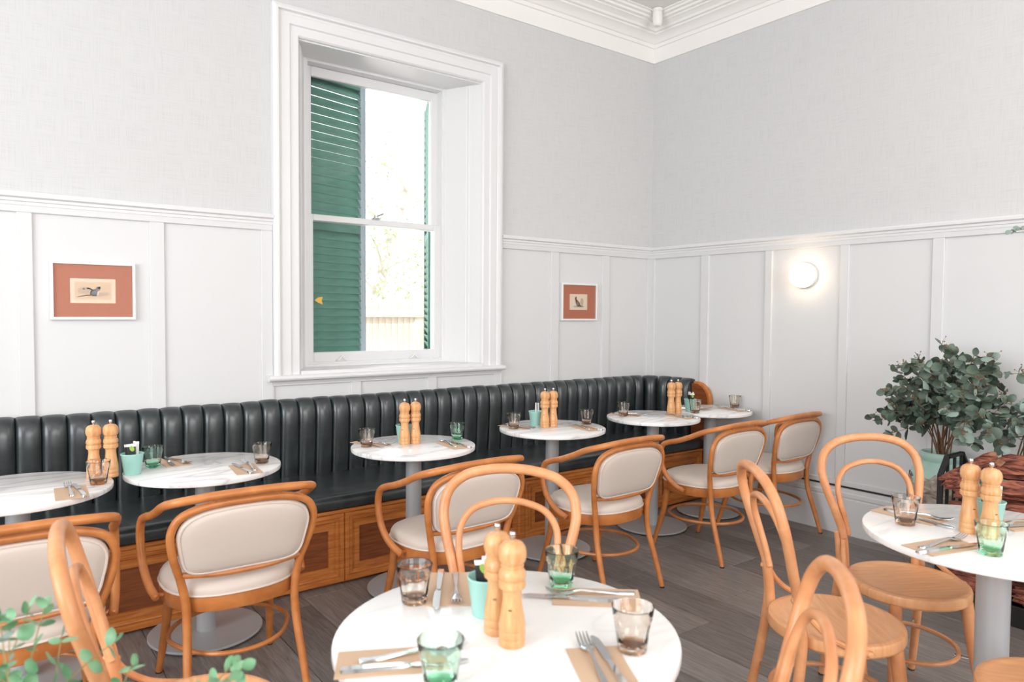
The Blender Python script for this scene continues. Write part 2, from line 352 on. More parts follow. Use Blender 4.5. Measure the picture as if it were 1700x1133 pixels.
# box frame
bm = NB(); mpw = lambda u, v, h: V(u, FD-h, v)
frame(bm, fx0-.03, fx1+.03, fz0-.03, fz1+.03, [(0, -.16), (0, 0), (.045, 0), (.048, -.006), (.056, -.006), (.056, -.16)], mpw); finish('box_frame', bm, 'trim_paint', win, 25)
def sash(name, x0, x1, z0, z1, y, st, topr, botr, d=.035):
    bm = NB(); box(bm, x0, x0+st, y, y+d, z0, z1, .004); box(bm, x1-st, x1, y, y+d, z0, z1, .004)
    box(bm, x0+st, x1-st, y, y+d, z0, z0+botr, .004); box(bm, x0+st, x1-st, y, y+d, z1-topr, z1, .004)
    s = finish(name, bm, 'trim_paint', win, 25)
    bm = NB(); box(bm, x0+st-.003, x1-st+.003, y+.016, y+.020, z0+botr-.003, z1-topr+.003); finish('pane', bm, 'pane', s, 0)
    return s
lo = sash('lower_sash', -2.852, -1.873, 1.085, 2.035, .285, .050, .040, .078)
up = sash('upper_sash', -2.852, -1.873, 1.995, 2.965, .325, .055, .062, .040)
for x in (-2.62, -2.09):
    bm = NB(); P = [(x-.03, .285, 1.112), (x-.03, .268, 1.108), (x-.012, .262, 1.122), (x, .262, 1.138), (x+.012, .262, 1.122), (x+.03, .268, 1.108), (x+.03, .285, 1.112)]; tube(bm, P, .004, 6, sub=3); finish('sash_lift', bm, 'fitting_white', lo)
bm = NB(); box(bm, -2.395, -2.345, .262, .30, 2.036, 2.044, .002); lathe(bm, [(0, 2.06), (.012, 2.058), (.012, 2.046), (0, 2.044)], 12, (-2.372, .28, 0)); tube(bm, [(-2.372, .28, 2.055), (-2.35, .27, 2.062), (-2.325, .262, 2.075)], .005, 6, sub=3); finish('sash_latch', bm, 'steel', lo)
bm = NB(); box(bm, -1.872, -1.845, .252, .284, 1.97, 2.07, .004); finish('sash_stop', bm, 'fitting_white', win)
bm = NB(); prism(bm, [(-2.79, 1.493), (-2.765, 1.512), (-2.735, 1.516), (-2.742, 1.490), (-2.735, 1.468), (-2.765, 1.478)], lambda u, v, h: V(u, .300+h, v), 0, .0015); finish('sticker', bm, 'yellow_leaf', lo)['label'] = 'small yellow leaf shape stuck on the pane'

# ------------------------------------------------------------------ garden outside
bm = NB(); box(bm, -14, 14, .3, 24, -.5, -.3); tag(finish('ground_outside', bm, 'garden_soil', None, 0), kind='structure')
def shutter(label, hx, hy, ang, wd, flip):
    t = thing('window_shutter', label, 'shutter', (hx, hy, 1.09), ang); Hs = 1.90; st = .048
    bm = NB(); box(bm, 0, st, -.018, .018, 0, Hs, .003); finish('stile', bm, 'shutter_green', t)
    bm = NB(); box(bm, wd-st, wd, -.018, .018, 0, Hs, .003); finish('stile', bm, ['shutter_edge', 'shutter_green'][flip], t)
    for z0, z1 in ((0, .05), (.865, .93), (Hs-.06, Hs)):
        bm = NB(); box(bm, st, wd-st, -.015, .015, z0, z1, .003); finish('rail', bm, 'shutter_green', t)
    first = None
    for z0, z1 in ((.055, .862), (.935, Hs-.062)):
        n = 16; p = (z1-z0)/n
        for k in range(n):
            if first is None:
                bm = NB(); box(bm, st-.005, wd-st+.005, -.004, .004, -.036, .036, .0015); first = finish('slat', bm, 'shutter_green', t); o = first
            else: o = share('slat', first, t)
            o.location = (0, 0, z0+p*(k+.5)); o.rotation_euler = (math.radians(-31), 0, 0)
    return t
shutter('green louvred shutter swung ajar at the left of the window', -2.868, .395, math.radians(15), .552, 0)
shutter('green louvred shutter seen edge-on at the right of the window', -1.872, .42, math.radians(63.5), .50, 1)
# paling fence
fe = thing('paling_fence', 'pale timber paling fence with pointed tops outside the window', 'fence', (0, 4.0, 0))
pg = None
for k in range(40):
    xx = -1.75+k*.086
    if pg is None:
        bm = NB(); prism(bm, [(-.0405, -.32), (.0405, -.32), (.0405, 1.50), (0, 1.575), (-.0405, 1.50)], lambda u, v, h: V(u, h, v), -.009, .009); pg = finish('paling', bm, 'fence_wood', fe, 0); pg.location = (xx, 0, 0)
    else: share('paling', pg, fe, (xx, rnd.uniform(-.004, .004), rnd.uniform(-.015, .015)))
for z in (1.36, .25):
    bm = NB(); box(bm, -1.8, 1.7, -.055, -.010, z, z+.10, .004); finish('rail', bm, 'fence_wood', fe)
bm = NB(); box(bm, -.02, .13, -.03, .10, -.32, 1.68, .02); finish('post', bm, 'fence_wood', fe)
def tree(label, base, pts, r0, tufts, seed):
    t = thing('garden_tree', label, 'tree', base); bm = NB(); tube(bm, pts, r0, 9, r1=.03, sub=4); finish('trunk', bm, 'bark_tree', t)
    rr = random.Random(seed)
    bm = NB()
    for (a, b) in tufts: tube(bm, [a, (Vector(a)+Vector(b))*.5+V(0, 0, .1), b], .03, 6, r1=.008, sub=3)
    finish('branch', bm, 'bark_tree', t)
    bm = NB()
    for (a, b) in tufts:
        for k in range(120):
            c = Vector(b)+V(rr.gauss(0, .24), rr.gauss(0, .24), rr.gauss(0, .24)); d = V(rr.gauss(0, 1), rr.gauss(0, 1), rr.gauss(0, 1)).normalized(); e = d.orthogonal().normalized()
            bm.faces.new([bm.verts.new(q) for q in (c-d*.045, c+e*.016, c+d*.045, c-e*.016)])
    tag(finish('leaves', bm, 'tree_leaf', t, 0), kind='stuff')
    return t
tree('pale sunlit tree trunk with sparse leaves behind the paling fence', (.4, 6.2, -.3), [(0, 0, 0), (.05, 0, 1.2), (.3, .1, 2.4), (.75, .1, 3.8), (1.1, .2, 5.2)], .17,
     [((.2, 0, 2.0), (-.5, -.1, 2.35)), ((.3, 0, 2.4), (.9, -.2, 2.5)), ((.4, 0, 2.9), (-.1, -.1, 3.3)), ((.6, 0, 3.4), (1.3, 0, 3.5)), ((.7, 0, 3.7), (.1, 0, 4.1)), ((.3, 0, 2.3), (-.1, -.3, 2.9))], 2)
tree('bushy garden shrub rising over the paling fence at its right', (1.2, 5.2, -.3), [(0, 0, 0), (.05, 0, .8), (0, .1, 1.9)], .06,
     [((0, 0, 1.2), (-.35, 0, 1.9)), ((0, 0, 1.3), (.3, 0, 2.0)), ((0, 0, 1.7), (-.1, .1, 2.3)), ((0, 0, 1.5), (-.85, .1, 2.15))], 3)

# ------------------------------------------------------------------ banquette
bq = thing('banquette', 'long black leather channel-back banquette on a panelled oak base', 'bench')
BX0, BX1, BY = -5.55, -.065, -.600
ux = [-5.39, -4.79, -4.19, -3.59, -2.99, -2.395, -1.795, -1.197, -.60, BX1]
bm = NB(); box(bm, BX0, BX1, BY+.03, -.02, .0, .375); finish('carcass', bm, 'bench_veneer', bq, 0)
PF = [(0, -.03), (0, .004), (.004, .010), (.022, .010), (.026, .004), (.032, .004), (.036, .010), (.042, .008), (.048, -.002), (.054, -.002), (.056, .001), (.084, .001), (.086, -.010), (.086, -.03)]
mpb = lambda u, v, h: V(u, BY-h, v)
for a, b in zip(ux, ux[1:]):
    bm = NB(); frame(bm, a+.001, b-.001, .012, .376, PF, mpb); f = finish('panel_frame', bm, 'bench_oak', bq, 25)
    bm = NB(); box(bm, a+.08, b-.08, BY+.008, BY+.028, .09, .30); finish('panel', bm, 'bench_veneer', f, 0)
bm = NB(); box(bm, BX0, BX1, BY-.016, BY+.05, .377, .394, .004); finish('top_rail', bm, 'bench_oak', bq, 25)
bm = NB(); box(bm, BX0, BX1, BY+.015, BY+.03, 0, .014); finish('plinth', bm, 'bench_veneer', bq, 0)
sx = [-5.55, -4.77, -3.565, -2.37, -1.17, BX1]
for a, b in zip(sx, sx[1:]):
    bm = NB(); n = 10; rows = []
    prof = [(-.075, .40), (-.595, .396), (-.612, .402), (-.617, .425), (-.614, .448), (-.600, .464), (-.575, .472), (-.45, .478), (-.25, .482), (-.075, .476)]
    m_ = 12
    for i in range(m_+1):
        xx = a+.001+(b-a-.002)*i/m_; e = min(i, m_-i); sq = 1 if e >= 2 else (.985, .995)[e]
        rows.append([bm.verts.new((xx, y if e else y+.004*(1 if y < -.3 else 0), .43+(z-.43)*sq)) for y, z in prof])
    for A, B in zip(rows, rows[1:]):
        for k in range(len(prof)): bm.faces.new((A[k], A[(k+1) % len(prof)], B[(k+1) % len(prof)], B[k]))
    bm.faces.new(rows[0]); bm.faces.new(rows[-1]); finish('seat_cushion', bm, 'leather', bq, 50)
def channel_mesh(wd, narrow=1.0):
    bm = NB(); nu = 16
    path = [(.085, .47, .02), (.094, .55, .02), (.100, .65, .022), (.106, .76, .022), (.106, .83, .022), (.098, .876, .022), (.078, .906, .022), (.045, .922, .016), (.0, .918, .010), (-.012, .90, .008), (-.012, .47, .0)]
    rows = []
    for j, (d, z, g) in enumerate(path):
        row = []
        for i in range(nu+1):
            u = -1+2*i/nu; cut = .55*abs(u)**2.2+.45*abs(u)**9
            dd = d-g*1.15*cut*(1 if j < 8 else .4); zz = z-(cut*.009 if 5 <= j <= 8 else 0)
            s = 1-(1-narrow)*max(dd, 0)/.1
            row.append(bm.verts.new((u*wd/2*s, -dd, zz)))
        rows.append(row)
    for A, B in zip(rows, rows[1:]):
        for k in range(nu): bm.faces.new((A[k], A[k+1], B[k+1], B[k]))
    for s in (0, nu): bm.faces.new([r[s] for r in rows])
    bm.faces.new(rows[0]+rows[-1][::-1])
    return bm
ch = finish('channel', channel_mesh(.1025), 'leather', bq, 60); first = True
xx = -.272-.051
while xx > BX0:
    if first: ch.location = (xx, -.005, 0); first = False
    else: share('channel', ch, bq, (xx, -.005+rnd.uniform(-.002, .002), rnd.uniform(-.003, .003)))
    xx -= .1025
cr_ = finish('channel', channel_mesh(.128, .58), 'leather', bq, 60); R0 = .245; cc = (-.272, -.272)
cr_.location = (cc[0]+(R0+.022)*math.sin(math.radians(15)), cc[1]+(R0+.022)*math.cos(math.radians(15)), 0); cr_.rotation_euler = (0, 0, -math.radians(15))
for a in (45, 75):
    r = math.radians(a); share('channel', cr_, bq, (cc[0]+(R0+.022)*math.sin(r), cc[1]+(R0+.022)*math.cos(r), 0), (0, 0, -r))
for k in range(2): share('channel', ch, bq, (-.005, -.272-.051-k*.1025, 0), (0, 0, -PI/2))
bm = NB(); pol = [(-.485, .02), (-.640, .02), (-.640, .76)]+[(-.52-.12*math.cos(a), .76+.125*math.sin(a)) for a in [i*PI/16 for i in range(1, 8)]]+[(-.51, .886), (-.485, .886)]
prism(bm, pol, lambda u, v, h: V(-h, u, v), .022, .056)
finish('end_panel', bm, 'bench_veneer', bq, 0)
bm = NB(); pts = [(-.041, u, v) for u, v in pol[1:-1]]
A = []
for (x, u, v), (nu_, nv_) in zip(pts, [(-1, 0), (-1, 0)]+[(-math.cos(i*PI/16), math.sin(i*PI/16)) for i in range(1, 8)]+[(0, 1)]):
    A.append([bm.verts.new((xx2, u+nu_*o_, v+nv_*o_)) for xx2, o_ in ((-.020, 0), (-.060, 0), (-.060, .016), (-.020, .016))])
for P, Q in zip(A, A[1:]):
    for k in range(4): bm.faces.new((P[k], P[(k+1) % 4], Q[(k+1) % 4], Q[k]))
bm.faces.new(A[0]); bm.faces.new(A[-1]); finish('end_panel_edge', bm, 'bench_oak_upright', bq, 30)

# ------------------------------------------------------------------ pictures, lamp
def picture(label, x, z, draw):
    t = thing('framed_print', label, 'picture', (x, -.006, z)); W, Hh = .366, .284
    mp = lambda u, v, h: V(u, -h, v)
    bm = NB(); frame(bm, -W/2, W/2, -Hh/2, Hh/2, [(0, 0), (0, .022), (.003, .024), (.012, .024), (.014, .022), (.014, 0)], mp); finish('frame', bm, 'frame_white', t, 25)
    bm = NB(); box(bm, -W/2+.013, W/2-.013, -.008, 0, -Hh/2+.013, Hh/2-.013); finish('mount_board', bm, 'mat_terracotta', t, 0)
    draw(t, mp)
    bm = NB(); box(bm, -W/2+.013, W/2-.013, -.0165, -.0150, -Hh/2+.013, Hh/2-.013); finish('pane', bm, 'pane_print', t, 0)
def flat(t, nm, poly, mp, h, m): bm = NB(); prism(bm, poly, mp, h, h+.0004); finish(nm, bm, m, t, 0)
def ell(cx, cy, a, b, rot=0, n=20):
    return [(cx+a*math.cos(q)*math.cos(rot)-b*math.sin(q)*math.sin(rot), cy+a*math.cos(q)*math.sin(rot)+b*math.sin(q)*math.cos(rot)) for q in [2*PI*i/n for i in range(n)]]
def draw1(t, mp):
    c = -.003
    flat(t, 'print_sheet', [(c-.097, -.060), (c+.097, -.060), (c+.097, .060), (c-.097, .060)], mp, .0082, 'print_cream')
    flat(t, 'print_ground', [(c-.078, -.042), (c+.078, -.042), (c+.078, .043), (c-.078, .043)], mp, .0088, 'print_peach')
    flat(t, 'print_wash', ell(c+.03, -.017, .040, .010, .12), mp, .0094, 'ink_wash'); flat(t, 'print_wash', ell(c-.036, .002, .030, .017, .1), mp, .0094, 'ink_wash')
    bm = NB(); P = []
    prism(bm, ell(c+.004, -.008, .019, .015, .5), mp, .0100, .0101, 0); prism(bm, ell(c+.005, -.009, .015, .0115, .5), mp, .0102, .0106, 1)
    prism(bm, ell(c+.020, .010, .010, .011, -.3), mp, .0104, .0108, 1)
    prism(bm, ell(c+.026, .016, .006, .006), mp, .0107, .0111, 0)
    prism(bm, [(c-.066, -.031), (c-.03, -.024), (c-.008, -.021), (c-.008, -.018), (c-.03, -.020), (c-.066, -.029)], mp, .0102, .0106, 0)
    prism(bm, ell(c+.021, -.010, .004, .012, -.2), mp, .0104, .0108, 2); prism(bm, ell(c+.006, -.022, .009, .003), mp, .0106, .011, 0)
    prism(bm, ell(c-.014, .010, .014, .0035, -.45), mp, .0106, .011, 0); prism(bm, ell(c-.022, .012, .006, .004), mp, .0108, .0112, 0); prism(bm, ell(c-.040, .010, .004, .003, .5), mp, .0106, .011, 0)
    finish('animal_drawing', bm, ['ink_dark', 'ink_grey', 'print_cream'], t, 0)
def draw2(t, mp):
    c = -.004
    flat(t, 'print_sheet', [(c-.090, -.060), (c+.090, -.060), (c+.090, .060), (c-.090, .060)], mp, .0082, 'print_cream')
    flat(t, 'print_wash', ell(c+.034, .0, .016, .030), mp, .0090, 'ink_wash'); flat(t, 'print_wash', ell(c, -.034, .056, .007), mp, .0090, 'ink_wash')
    bm = NB()
    prism(bm, [(c-.034, .036), (c-.026, .042), (c-.020, .034), (c-.022, .022), (c-.006, .008), (c+.010, -.006), (c+.016, -.022), (c+.030, -.030), (c+.058, -.036), (c+.020, -.036), (c-.012, -.034), (c-.022, -.020), (c-.030, -.002), (c-.034, .014), (c-.040, .028)], mp, .0098, .0102, 0)
    prism(bm, ell(c-.010, -.012, .010, .016, .5), mp, .0103, .0107, 1)
    finish('animal_drawing', bm, ['ink_brown', 'ink_grey'], t, 0)
picture('white-framed terracotta-mounted print of two small rodents, left of the window', -4.040, 1.515, draw1)
picture('white-framed terracotta-mounted print of one upright animal, right of the window', -.820, 1.509, draw2)
t = thing('wall_lamp', 'round lit opal wall lamp on the right wall panelling', 'lamp', (-.006, -1.395, 1.690), 0)
for nm, prof, m in (('backplate', [(0, 0), (.083, 0), (.085, .004), (.085, .026), (.082, .030), (0, .030)], 'fitting_white'), ('shade', [(.078, .028), (.080, .034), (.080, .070), (.076, .084), (.064, .094), (.04, .099), (0, .101)], 'opal_lit')):
    bm = NB(); lathe(bm, prof, 36)
    for v in bm.verts: v.co = V(-v.co.z, v.co.y, v.co.x)
    finish(nm, bm, m, t, 40)

# ------------------------------------------------------------------ tables
def table(label, x, y, r, mk, z=.74, cr=.040, br=.235):
    t = thing('round_table', label, 'table', (x, y, 0)); th = .022
    bm = NB(); lathe(bm, [(0, z-th), (r-.006, z-th), (r-.001, z-th+.003), (r, z-th+.007), (r, z-.006), (r-.001, z-.002), (r-.005, z), (0, z)], 72); finish('tabletop', bm, mk, t, 30)
    bm = NB(); lathe(bm, [(cr, .016), (cr, z-th-.006), (cr+.06, z-th-.004), (cr+.06, z-th-.0005), (0, z-th-.0005)], 32); finish('column', bm, 'table_grey', t, 30)
    bm = NB(); lathe(bm, [(0, .007), (br-.004, .007), (br, .010), (br, .015), (br-.004, .018), (0, .018)], 56); finish('base_plate', bm, 'table_grey', t, 30)
    bm = NB(); lathe(bm, [(0, 0), (br-.02, 0), (br-.02, .007), (0, .007)], 40); finish('foot_pad', bm, 'black_rubber', t, 30)
    return t
TN = dict(T1='leftmost bench table', T2='second bench table from left', T3='bench table under the window', T4='fourth bench table from left', T5='fifth bench table from left', T6='corner table', T7='front table', T8='table by the firewood')
table('round marble bench table cut off at the left, leftmost along the banquette', -4.395, -.81, .318, 'marble0')
table('round marble bench table below the left-hand picture, second from the left', -3.718, -.778, .318, 'marble1')
table('round marble bench table under the window, third from the left', -2.723, -.858, .316, 'marble2')
table('round marble bench table with two smoky glasses and mint pot, fourth from left', -1.766, -.829, .317, 'marble0')
table('round marble bench table in front of the corner channels, fifth from the left', -.917, -.862, .306, 'marble1', br=.23)
table('round marble table in the corner against the right wall', -.318, -.862, .290, 'marble2', br=.22)
table('large round white table in the front, nearest the camera', -3.616, -2.861, .365, 'marble3', br=.27, cr=.045)
table('round white table beside the firewood stack at the right', -1.992, -3.222, .372, 'marble4', br=.27, cr=.0465)

# ------------------------------------------------------------------ armchairs
def mirror(P): return [(-x, y, z) for x, y, z in P]
def seat_outline(a, b, cy, n=44, ex=2.5):
    out = []
    for i in range(n):
        q = 2*PI*i/n; c, s = math.cos(q), math.sin(q); aa = a*(1+.05*s)
        out.append((aa*math.copysign(abs(c)**(2/ex), c), cy+b*math.copysign(abs(s)**(2/ex), s)))
    return out
def stack(bm, outline, layers, c):
    """layers = [(scale, z)]; closes bottom and top"""
    n = len(outline); rings = []
    for s, z in layers: rings.append([bm.verts.new((c[0]+(x-c[0])*s, c[1]+(y-c[1])*s, z)) for x, y in outline])
    for A, B in zip(rings, rings[1:]):
        for k in range(n): bm.faces.new((A[k], A[(k+1) % n], B[(k+1) % n], B[k]))
    bm.faces.new(rings[0]); bm.faces.new(rings[-1])
def armchair(label):
    t = thing('bentwood_armchair', label, 'armchair', group='armchairs facing the banquette'); Wd = 'armchair_wood'
    rear = [(.205, -.25, .006), (.200, -.215, .12), (.190, -.165, .28), (.190, -.152, .40), (.210, -.160, .50)]
    fr = [(.210, -.160, .50), (.229, -.176, .56), (.243, -.192, .62), (.244, -.204, .675), (.217, -.214, .723), (.152, -.222, .750), (.075, -.226, .759), (0, -.227, .760)]
    for P in (rear, mirror(rear)):
        bm = NB(); tube(bm, P, [.0125, .0145, .0155, .0155, .0145], 10); l = finish('leg', bm, Wd, t)
        bm = NB(); lathe(bm, [(0, 0), (.0125, 0), (.0125, .008), (0, .008)], 12, (P[0][0], P[0][1], 0)); finish('foot_cap', bm, 'black_rubber', l)
    front = [(.186, .165, .385), (.196, .190, .22), (.215, .25, .006)]
    for P in (front, mirror(front)):
        bm = NB(); tube(bm, P, [.019, .017, .0125], 10); l = finish('leg', bm, Wd, t)
        bm = NB(); lathe(bm, [(0, 0), (.0125, 0), (.0125, .008), (0, .008)], 12, (P[-1][0], P[-1][1], 0)); finish('foot_cap', bm, 'black_rubber', l)
    bm = NB(); tube(bm, mirror(fr)+fr[::-1][1:], .0140, 10); finish('back_frame', bm, Wd, t)
    bm = NB(); tube(bm, [(-.214, -.160, .510), (-.10, -.172, .498), (0, -.176, .496), (.10, -.172, .498), (.214, -.160, .510)], .0115, 8); finish('back_rail', bm, Wd, t)
    ol = seat_outline(.238, .222, .030); c = (0, .03)
    bm = NB(); stack(bm, ol, [(.90, .366), (.985, .366), (.995, .370), (1.0, .40), (.995, .418), (.95, .420)], c); finish('seat_frame', bm, Wd, t, 30)
    bm = NB(); stack(bm, ol, [(.93, .418), (.985, .420), (1.0, .432), (.992, .446), (.955, .460), (.87, .469), (.70, .475), (.45, .479), (.2, .480)], c); cu = finish('seat_cushion', bm, 'cream_vinyl', t, 70)
    bm = NB(); tube(bm, [(c[0]+(x-c[0])*1.003, c[1]+(y-c[1])*1.003, .424) for x, y in ol], .0048, 6, closed=True, sub=1); finish('piping', bm, 'piping', cu)
    # upholstered oval back, curved with the frame
    def bp(u, v, h):   # u -1..1 across, v 0..1 up -> point on the back's mid surface, h along its normal
        z = .509+v*(.744-.509); y = -.168-.232*(z-.509)+.012*(abs(u)**2); return V(u, y-h*.97, z-h*.23)
    hp = [(0, .508), (.09, .508), (.155, .511), (.192, .523), (.210, .550), (.219, .590), (.227, .635), (.227, .672), (.206, .708), (.156, .733), (.085, .744), (0, .747)]
    out = [(q.x, (q.y-.509)/(.744-.509)) for q in spline([(x, z, 0) for x, z in hp]+[(-x, z, 0) for x, z in hp[-2:0:-1]], 3, True)]; n = len(out)
    bm = NB(); rings = []
    for s, h in ((.15, .024), (.55, .023), (.80, .021), (.93, .016), (.985, .008), (1.0, 0), (.985, -.010), (.93, -.020), (.80, -.027), (.5, -.032), (.15, -.033)):
        rings.append([bm.verts.new(bp(u*s, .5+(v-.5)*s, h)) for u, v in out])
    for A, B in zip(rings, rings[1:]):
        for k in range(n): bm.faces.new((A[k], A[(k+1) % n], B[(k+1) % n], B[k]))
    bm.faces.new(rings[0]); bm.faces.new(rings[-1]); pad = finish('backrest_pad', bm, 'cream_vinyl', t, 70)
    bm = NB(); tube(bm, [bp(u*.965, .5+(v-.5)*.965, .0135) for u, v in out], .0042, 6, closed=True, sub=1); finish('piping', bm, 'piping', pad)
    half = [(0, -.243, .792), (.10, -.242, .791), (.185, -.233, .785), (.238, -.205, .774), (.258, -.14, .752), (.266, -.06, .716), (.272, .02, .686), (.279, .082, .668), (.286, .118, .650), (.290, .132, .61), (.290, .128, .55), (.286, .100, .48), (.276, .045, .425), (.262, -.015, .398)]
    bm = NB(); tube(bm, mirror(half[::-1])+half[1:], .0150, 10, sub=5); finish('arm_rail', bm, Wd, t)
    for s in (-1, 1):
        bm = NB(); tube(bm, [(s*.266, .0, .404), (s*.236, .0, .398)], .0075, 8, sub=1); finish('arm_dowel', bm, Wd, t)
        bm = NB(); tube(bm, [(s*.11, -.240, .790), (s*.11, -.226, .757)], .006, 8, sub=1); finish('rail_dowel', bm, Wd, t)
    ring = [(.214*math.cos(q), .022+.222*math.sin(q), .212) for q in [2*PI*i/16 for i in range(16)]]
    ring = [(x*(1-.06*(y < 0)), y, z) for x, y, z in ring]
    bm = NB(); tube(bm, ring, .0085, 8, closed=True, sub=4); finish('ring_stretcher', bm, Wd, t)
    return t
a0 = armchair('cream and bentwood armchair partly cut off at the left edge')
a0.location = (-4.419, -1.349, 0)
for lab, x, y, r in (('cream and bentwood armchair in front of the second bench table, whole back in view', -3.752, -1.299, -1.6), ('cream and bentwood armchair behind the front hoop-backed chair, at the third bench table', -2.827, -1.379, 2.2),
                     ('cream and bentwood armchair at the fourth bench table', -1.895, -1.378, 1.5), ('cream and bentwood armchair at the fifth bench table', -.985, -1.378, 0), ('cream and bentwood armchair furthest back, at the corner table by the wall', -.345, -1.366, .9)):
    dup(a0, lab, (x, y, 0), math.radians(r))

# ------------------------------------------------------------------ bentwood side chairs
def side_chair(label):
    t = thing('bentwood_side_chair', label, 'chair', group='bare wooden hoop-back chairs'); Wd = 'sidechair_wood'
    bm = NB(); lathe(bm, [(0, .418), (.188, .418), (.198, .421), (.203, .428), (.203, .450), (.200, .457), (.193, .460), (.180, .459), (.174, .456), (.15, .4545), (0, .453)], 56); finish('seat', bm, 'seat_ply', t, 30)
    rear = [(.190, -.225, .006), (.184, -.202, .15), (.174, -.173, .32), (.168, -.160, .44), (.168, -.162, .50), (.174, -.174, .585)]
    hoop = [(.145, -.156, .43), (.149, -.169, .57), (.166, -.190, .65), (.192, -.214, .735), (.205, -.234, .805), (.190, -.251, .870), (.140, -.263, .913), (.07, -.268, .931), (0, -.270, .936)]
    for s, P in ((1, rear), (-1, mirror(rear))):
        bm = NB(); tube(bm, P, [.013, .0155, .016, .0155, .0125, .009], 10); l = finish('leg', bm, Wd, t)
        bm = NB(); lathe(bm, [(0, 0), (.013, 0), (.013, .008), (0, .008)], 12, (P[0][0], P[0][1], 0)); finish('foot_cap', bm, 'black_rubber', l)
    front = [(.132, .128, .42), (.150, .150, .24), (.180, .192, .006)]
    for P in (front, mirror(front)):
        bm = NB(); tube(bm, P, [.021, .019, .0135], 10); l = finish('leg', bm, Wd, t)
        bm = NB(); lathe(bm, [(0, 0), (.0135, 0), (.0135, .008), (0, .008)], 12, (P[-1][0], P[-1][1], 0)); finish('foot_cap', bm, 'black_rubber', l)
    bm = NB(); tube(bm, mirror(hoop)+hoop[::-1][1:], .0158, 12); finish('back_hoop', bm, Wd, t)
    inner = [(.129, -.168, .575), (.138, -.182, .64), (.150, -.199, .705), (.146, -.218, .768), (.112, -.232, .815), (.055, -.239, .837), (0, -.241, .843)]
    bm = NB(); tube(bm, mirror(inner)+inner[::-1][1:], .0108, 10); finish('inner_hoop', bm, Wd, t)
    for s in (-1, 1):
        bm = NB(); tube(bm, [(s*.152, -.164, .565), (s*.168, -.135, .520), (s*.190, -.085, .475), (s*.205, -.02, .448), (s*.206, .025, .440)], .0088, 8); finish('brace', bm, Wd, t)
        bm = NB(); tube(bm, [(s*.215, .018, .441), (s*.190, .018, .441)], .0095, 8, sub=1); finish('brace_dowel', bm, Wd, t)
        bm = NB(); tube(bm, [(s*.153, -.187, .572), (s*.153, -.154, .565)], .0088, 10, sub=1); finish('joint_plug', bm, Wd, t)
    bm = NB(); tube(bm, [(.170*math.cos(q), -.012+.178*math.sin(q), .225) for q in [2*PI*i/16 for i in range(16)]], .0085, 8, closed=True, sub=4); finish('ring_stretcher', bm, Wd, t)
    for x, y in ((.147, .148), (-.147, .148), (.172, -.186), (-.172, -.186)):
        v = V(x, y+.012, 0).normalized()*.18
        bm = NB(); tube(bm, [(v.x*.9, v.y*.9-.012, .225), (x, y, .225)], .0045, 6, sub=1); finish('ring_pin', bm, 'steel', t)
    return t
c0 = side_chair('hoop-back wooden chair by the right wall, left of the eucalyptus vase')
c0.location = (-1.811, -2.888, 0); c0.rotation_euler = (0, 0, math.radians(149.3))
for lab, x, y, r in (('hoop-back wooden chair at the right with its seat in full view, side-on to the camera', -2.345, -2.905, -130), ('hoop-back wooden chair facing the camera across the front table', -3.375, -2.498, 136),
                     ('hoop-back wooden chair at the front of which only two nested hoops show', -3.412, -3.188, 39.5), ('hoop-back wooden chair at lower left behind the green sprigs', -4.112, -2.285, -97), ('hoop-back wooden chair cut off at the lower right, only its seat showing', -2.305, -3.50, -47)):
    dup(c0, lab, (x, y, 0), math.radians(r))

# ------------------------------------------------------------------ tableware
ZT = .7402
def facet_glass(m, label, cat='glass'):
    t = thing('tumbler', label, cat); n = 36
    def ring(r, z, f): return [(r*(1-f*.045*(1-abs(math.cos(4.5*2*PI*k/n)))) , 2*PI*k/n, z) for k in range(n)]
    prof = [(0, 0, 0), (.027, 0, 0), (.0295, .002, 1), (.0305, .010, 1), (.0345, .040, 1), (.0380, .060, 1), (.0385, .064, .3), (.0400, .068, 0), (.0425, .088, 0), (.0430, .0905, 0), (.0420, .0915, 0), (.0405, .089, 0), (.0365, .062, 0), (.0325, .036, 0), (.0285, .015, 0), (.024, .0115, 0), (0, .0105, 0)]
    bm = NB(); rings = []
    for r, z, f in prof:
        if r == 0: rings.append([bm.verts.new((0, 0, z))])
        else: rings.append([bm.verts.new((q*math.cos(a), q*math.sin(a), zz)) for q, a, zz in ring(r, z, f)])
    for A, B in zip(rings, rings[1:]):
        for k in range(n):
            a = list(dict.fromkeys([A[k % len(A)], A[(k+1) % len(A)], B[(k+1) % len(B)], B[k % len(B)]]))
            if len(a) > 2:
                f = bm.faces.new(a); f.material_index = 1 if max(v.co.z for v in a) < .0155 else 0
    o = finish('tumbler', bm, [m, m+'_base'], None, 50); bpy.data.objects.remove(t); return tag(o, label, cat, 'tumblers on the tables')
gb = facet_glass('glass_smoke', 'x'); gg = facet_glass('glass_green', 'x'); used = {}
def put(src, key, label, x, y, z=ZT, rz=0):
    if key not in used: used[key] = 1; o = src; o.location = (x, y, z); o.rotation_euler = (0, 0, rz); o['label'] = label; return o
    return dup(src, label, (x, y, z), rz)
